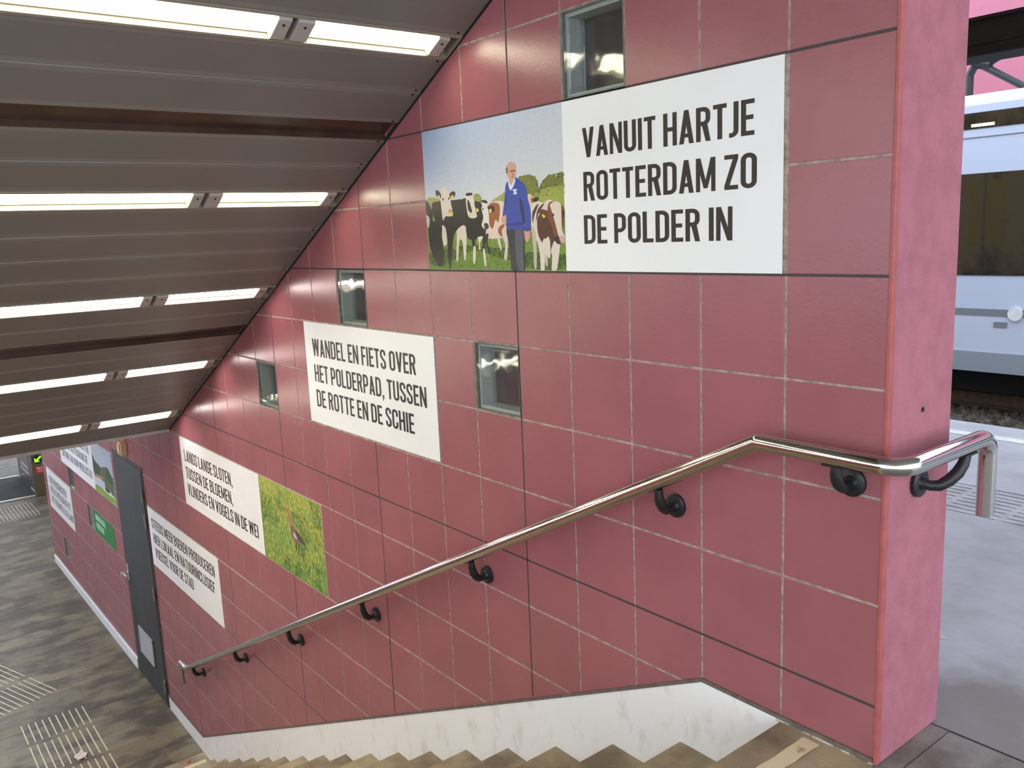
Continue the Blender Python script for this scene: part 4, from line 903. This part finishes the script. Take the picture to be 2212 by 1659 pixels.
for y_, nm in ((5.05, 'near rail of the empty track below the platform edge'), (6.5, 'second rail of the empty track beyond the platform edge'), (8.70, 'near rail under the passing train'), (10.15, 'far rail under the passing train')):
    r_ = MB(); r_.box(-14, 12, y_ - .06, y_ + .06, -2.16, -2.14); r_.box(-14, 12, y_ - .012, y_ + .012, -2.14, -2.03); r_.box(-14, 12, y_ - .034, y_ + .034, -2.03, -1.99)
    tag(r_.build('rail', M['rust']), 'rusty steel ' + nm, 'rail', 'rails of the two tracks')
TY = 8.0
tn = empty('train', (-4, TY, -1.99)); tag(tn, 'pale blue passenger train with dark window band standing beyond the platform', 'train')
def trn(mb, nm, mt, label=None, smooth=False):
    o = mb.build(nm, mt, tn, label=label, smooth=smooth); o.location = -tn.location; return o
body = MB(); X0, X1 = -13, 10
prof = [(TY + .10, -1.55), (TY, -1.35), (TY, 1.30), (TY + .05, 1.38), (TY + .15, 1.43), (TY + .75, 1.46), (TY + 2.9, 1.46), (TY + 2.9, -1.55)]
n = len(prof); body.v = [(X0, a, b_) for a, b_ in prof] + [(X1, a, b_) for a, b_ in prof]
body.f = [(i, (i + 1) % n, n + (i + 1) % n, n + i) for i in range(n)] + [tuple(range(n)), tuple(range(2 * n - 1, n - 1, -1))]; body.c = [None] * len(body.f)
trn(body, 'car_body', M['train'])
q = MB(); q.box(X0, X1, TY - .004, TY + .01, -1.40, -.95); trn(q, 'lower_panel', M['train_low'], 'grey blue lower side panel')
q = MB(); q.box(X0, X1, TY - .008, TY + .01, -.99, -.911); trn(q, 'grey_stripe', M['train_grey'])
q = MB(); q.box(X0, X1, TY - .02, TY + .05, -1.62, -1.395); trn(q, 'side_skirt', M['train_skirt'], 'grey lower skirt')
q = MB()
q.box(X0, X1, TY - .010, TY + .01, -.54, .572)
trn(q, 'window_band', M['window'], 'dark tinted window band')
for k in range(-4, 6):
    q = MB(); q.box(-2.95 + 2.4 * k, -2.93 + 2.4 * k, TY - .013, TY, -.54, .572); trn(q, 'window_seam', M['beam'])
q = MB(); q.box(X0, X1, TY - .010, TY + .01, 1.05, 1.22); trn(q, 'upper_window', M['window'], 'narrow dark upper window strip')
q = MB(); q.box(X0, X1, TY - .010, TY + .0, .955, .963); trn(q, 'body_seam', M['train_grey'])
q = MB(); q.box(-3.12, -2.88, TY - .016, TY - .011, 1.07, 1.10); q.box(-2.54, -2.25, TY - .016, TY - .011, .48, .52); trn(q, 'lamp_reflection', M['reflection_glow'])  # glowing bars on the glass stand in for a lamp reflected in the windows
q = MB(); q.box(-3.1, -2.72, TY - .0115, TY - .0105, -.20, .50); trn(q, 'door_pillar', mat('ochre_interior_panel', (62, 54, 32), rough=.12), 'ochre interior panel showing in the window')
q = MB(); q.tube([(-2.56, TY - .03, -.955), (-2.56, TY, -.955)], .075, 20); trn(q, 'side_light', M['white_line'], smooth=True)
q = MB(); q.box(-2.78, -2.64, TY - .012, TY, -1.11, -1.05); trn(q, 'side_label', M['train_grey'])
q = MB(); q.box(X0, X1, TY + .5, TY + 2.6, -1.95, -1.5); trn(q, 'underframe', M['dark'])
for k in range(-2, 3):
    q = MB(); wx = -1.0 + 4.0 * k
    q.tube([(wx, TY + .66, -1.57), (wx, TY + .80, -1.57)], .42, 28); trn(q, 'wheel', M['beam'])
q = MB(); AY = TY + .9; BR_ = .04
s2 = (AY + 2.08) / (8 + 2.08)
P_ = lambda x_, z_: (1.413 + (x_ - 1.413) * s2, AY, .147 + (z_ - .147) * s2)
q.tube([P_(-3.17, 1.62), P_(-3.06, 1.83)], .045, 10); q.tube([P_(-3.08, 1.73), P_(-2.55, 1.385), P_(-2.2, 1.18)], .04, 10); q.tube([P_(-3.0, 1.70), P_(-2.70, 1.84), P_(-2.4, 2.0)], .035, 10); q.tube([P_(-3.13, 1.74), P_(-2.95, 1.70)], .06, 10)
q.tube([P_(-3.17, 1.62), (P_(-3.17, 1.62)[0], AY, 1.48)], .05, 8)
trn(q, 'pantograph', M['train_grey'].copy(), 'dark folded pantograph arms on the roof'); bpy.data.objects['pantograph'].data.materials[0] = M['black']

fc = MB(); fc.box(-16, 12, 13.5, 13.8, -2.4, 5.2); o = fc.build('pink_building', M['pink_wall']); tag(o, 'plain pink facade rising behind the train', 'building')
bm_ = MB(); bm_.box(-9, 7, 4.05, 4.25, 1.16, 1.385); bm_.box(-9, 7, 3.99, 4.3, 1.375, 1.395); bm_.box(-9, 7, 3.99, 4.3, 1.15, 1.165); bm_.box(-9, 7, 4.03, 4.05, 1.23, 1.245)
o = bm_.build('canopy_beam', M['beam']); tag(o, 'dark brown steel beam hanging above the platform edge', 'beam')
for xx in (-7.5, 6.0):
    bm2 = MB(); bm2.box(xx - .07, xx + .07, 4.0, 4.14, PLAT, 1.15); bm2.box(xx - .12, xx + .12, 3.95, 4.19, PLAT, PLAT + .02)
    tag(bm2.build('canopy_post', M['beam']), 'dark steel post under the platform beam, %s end' % ('far' if xx < 0 else 'near'), 'post')
cr = MB(); cr.box(-9, 4.4, -5, 4.0, 2.16, 2.36); tag(cr.build('ceiling', M['trough']), 'canopy roof above the platform and landing', kind='structure')
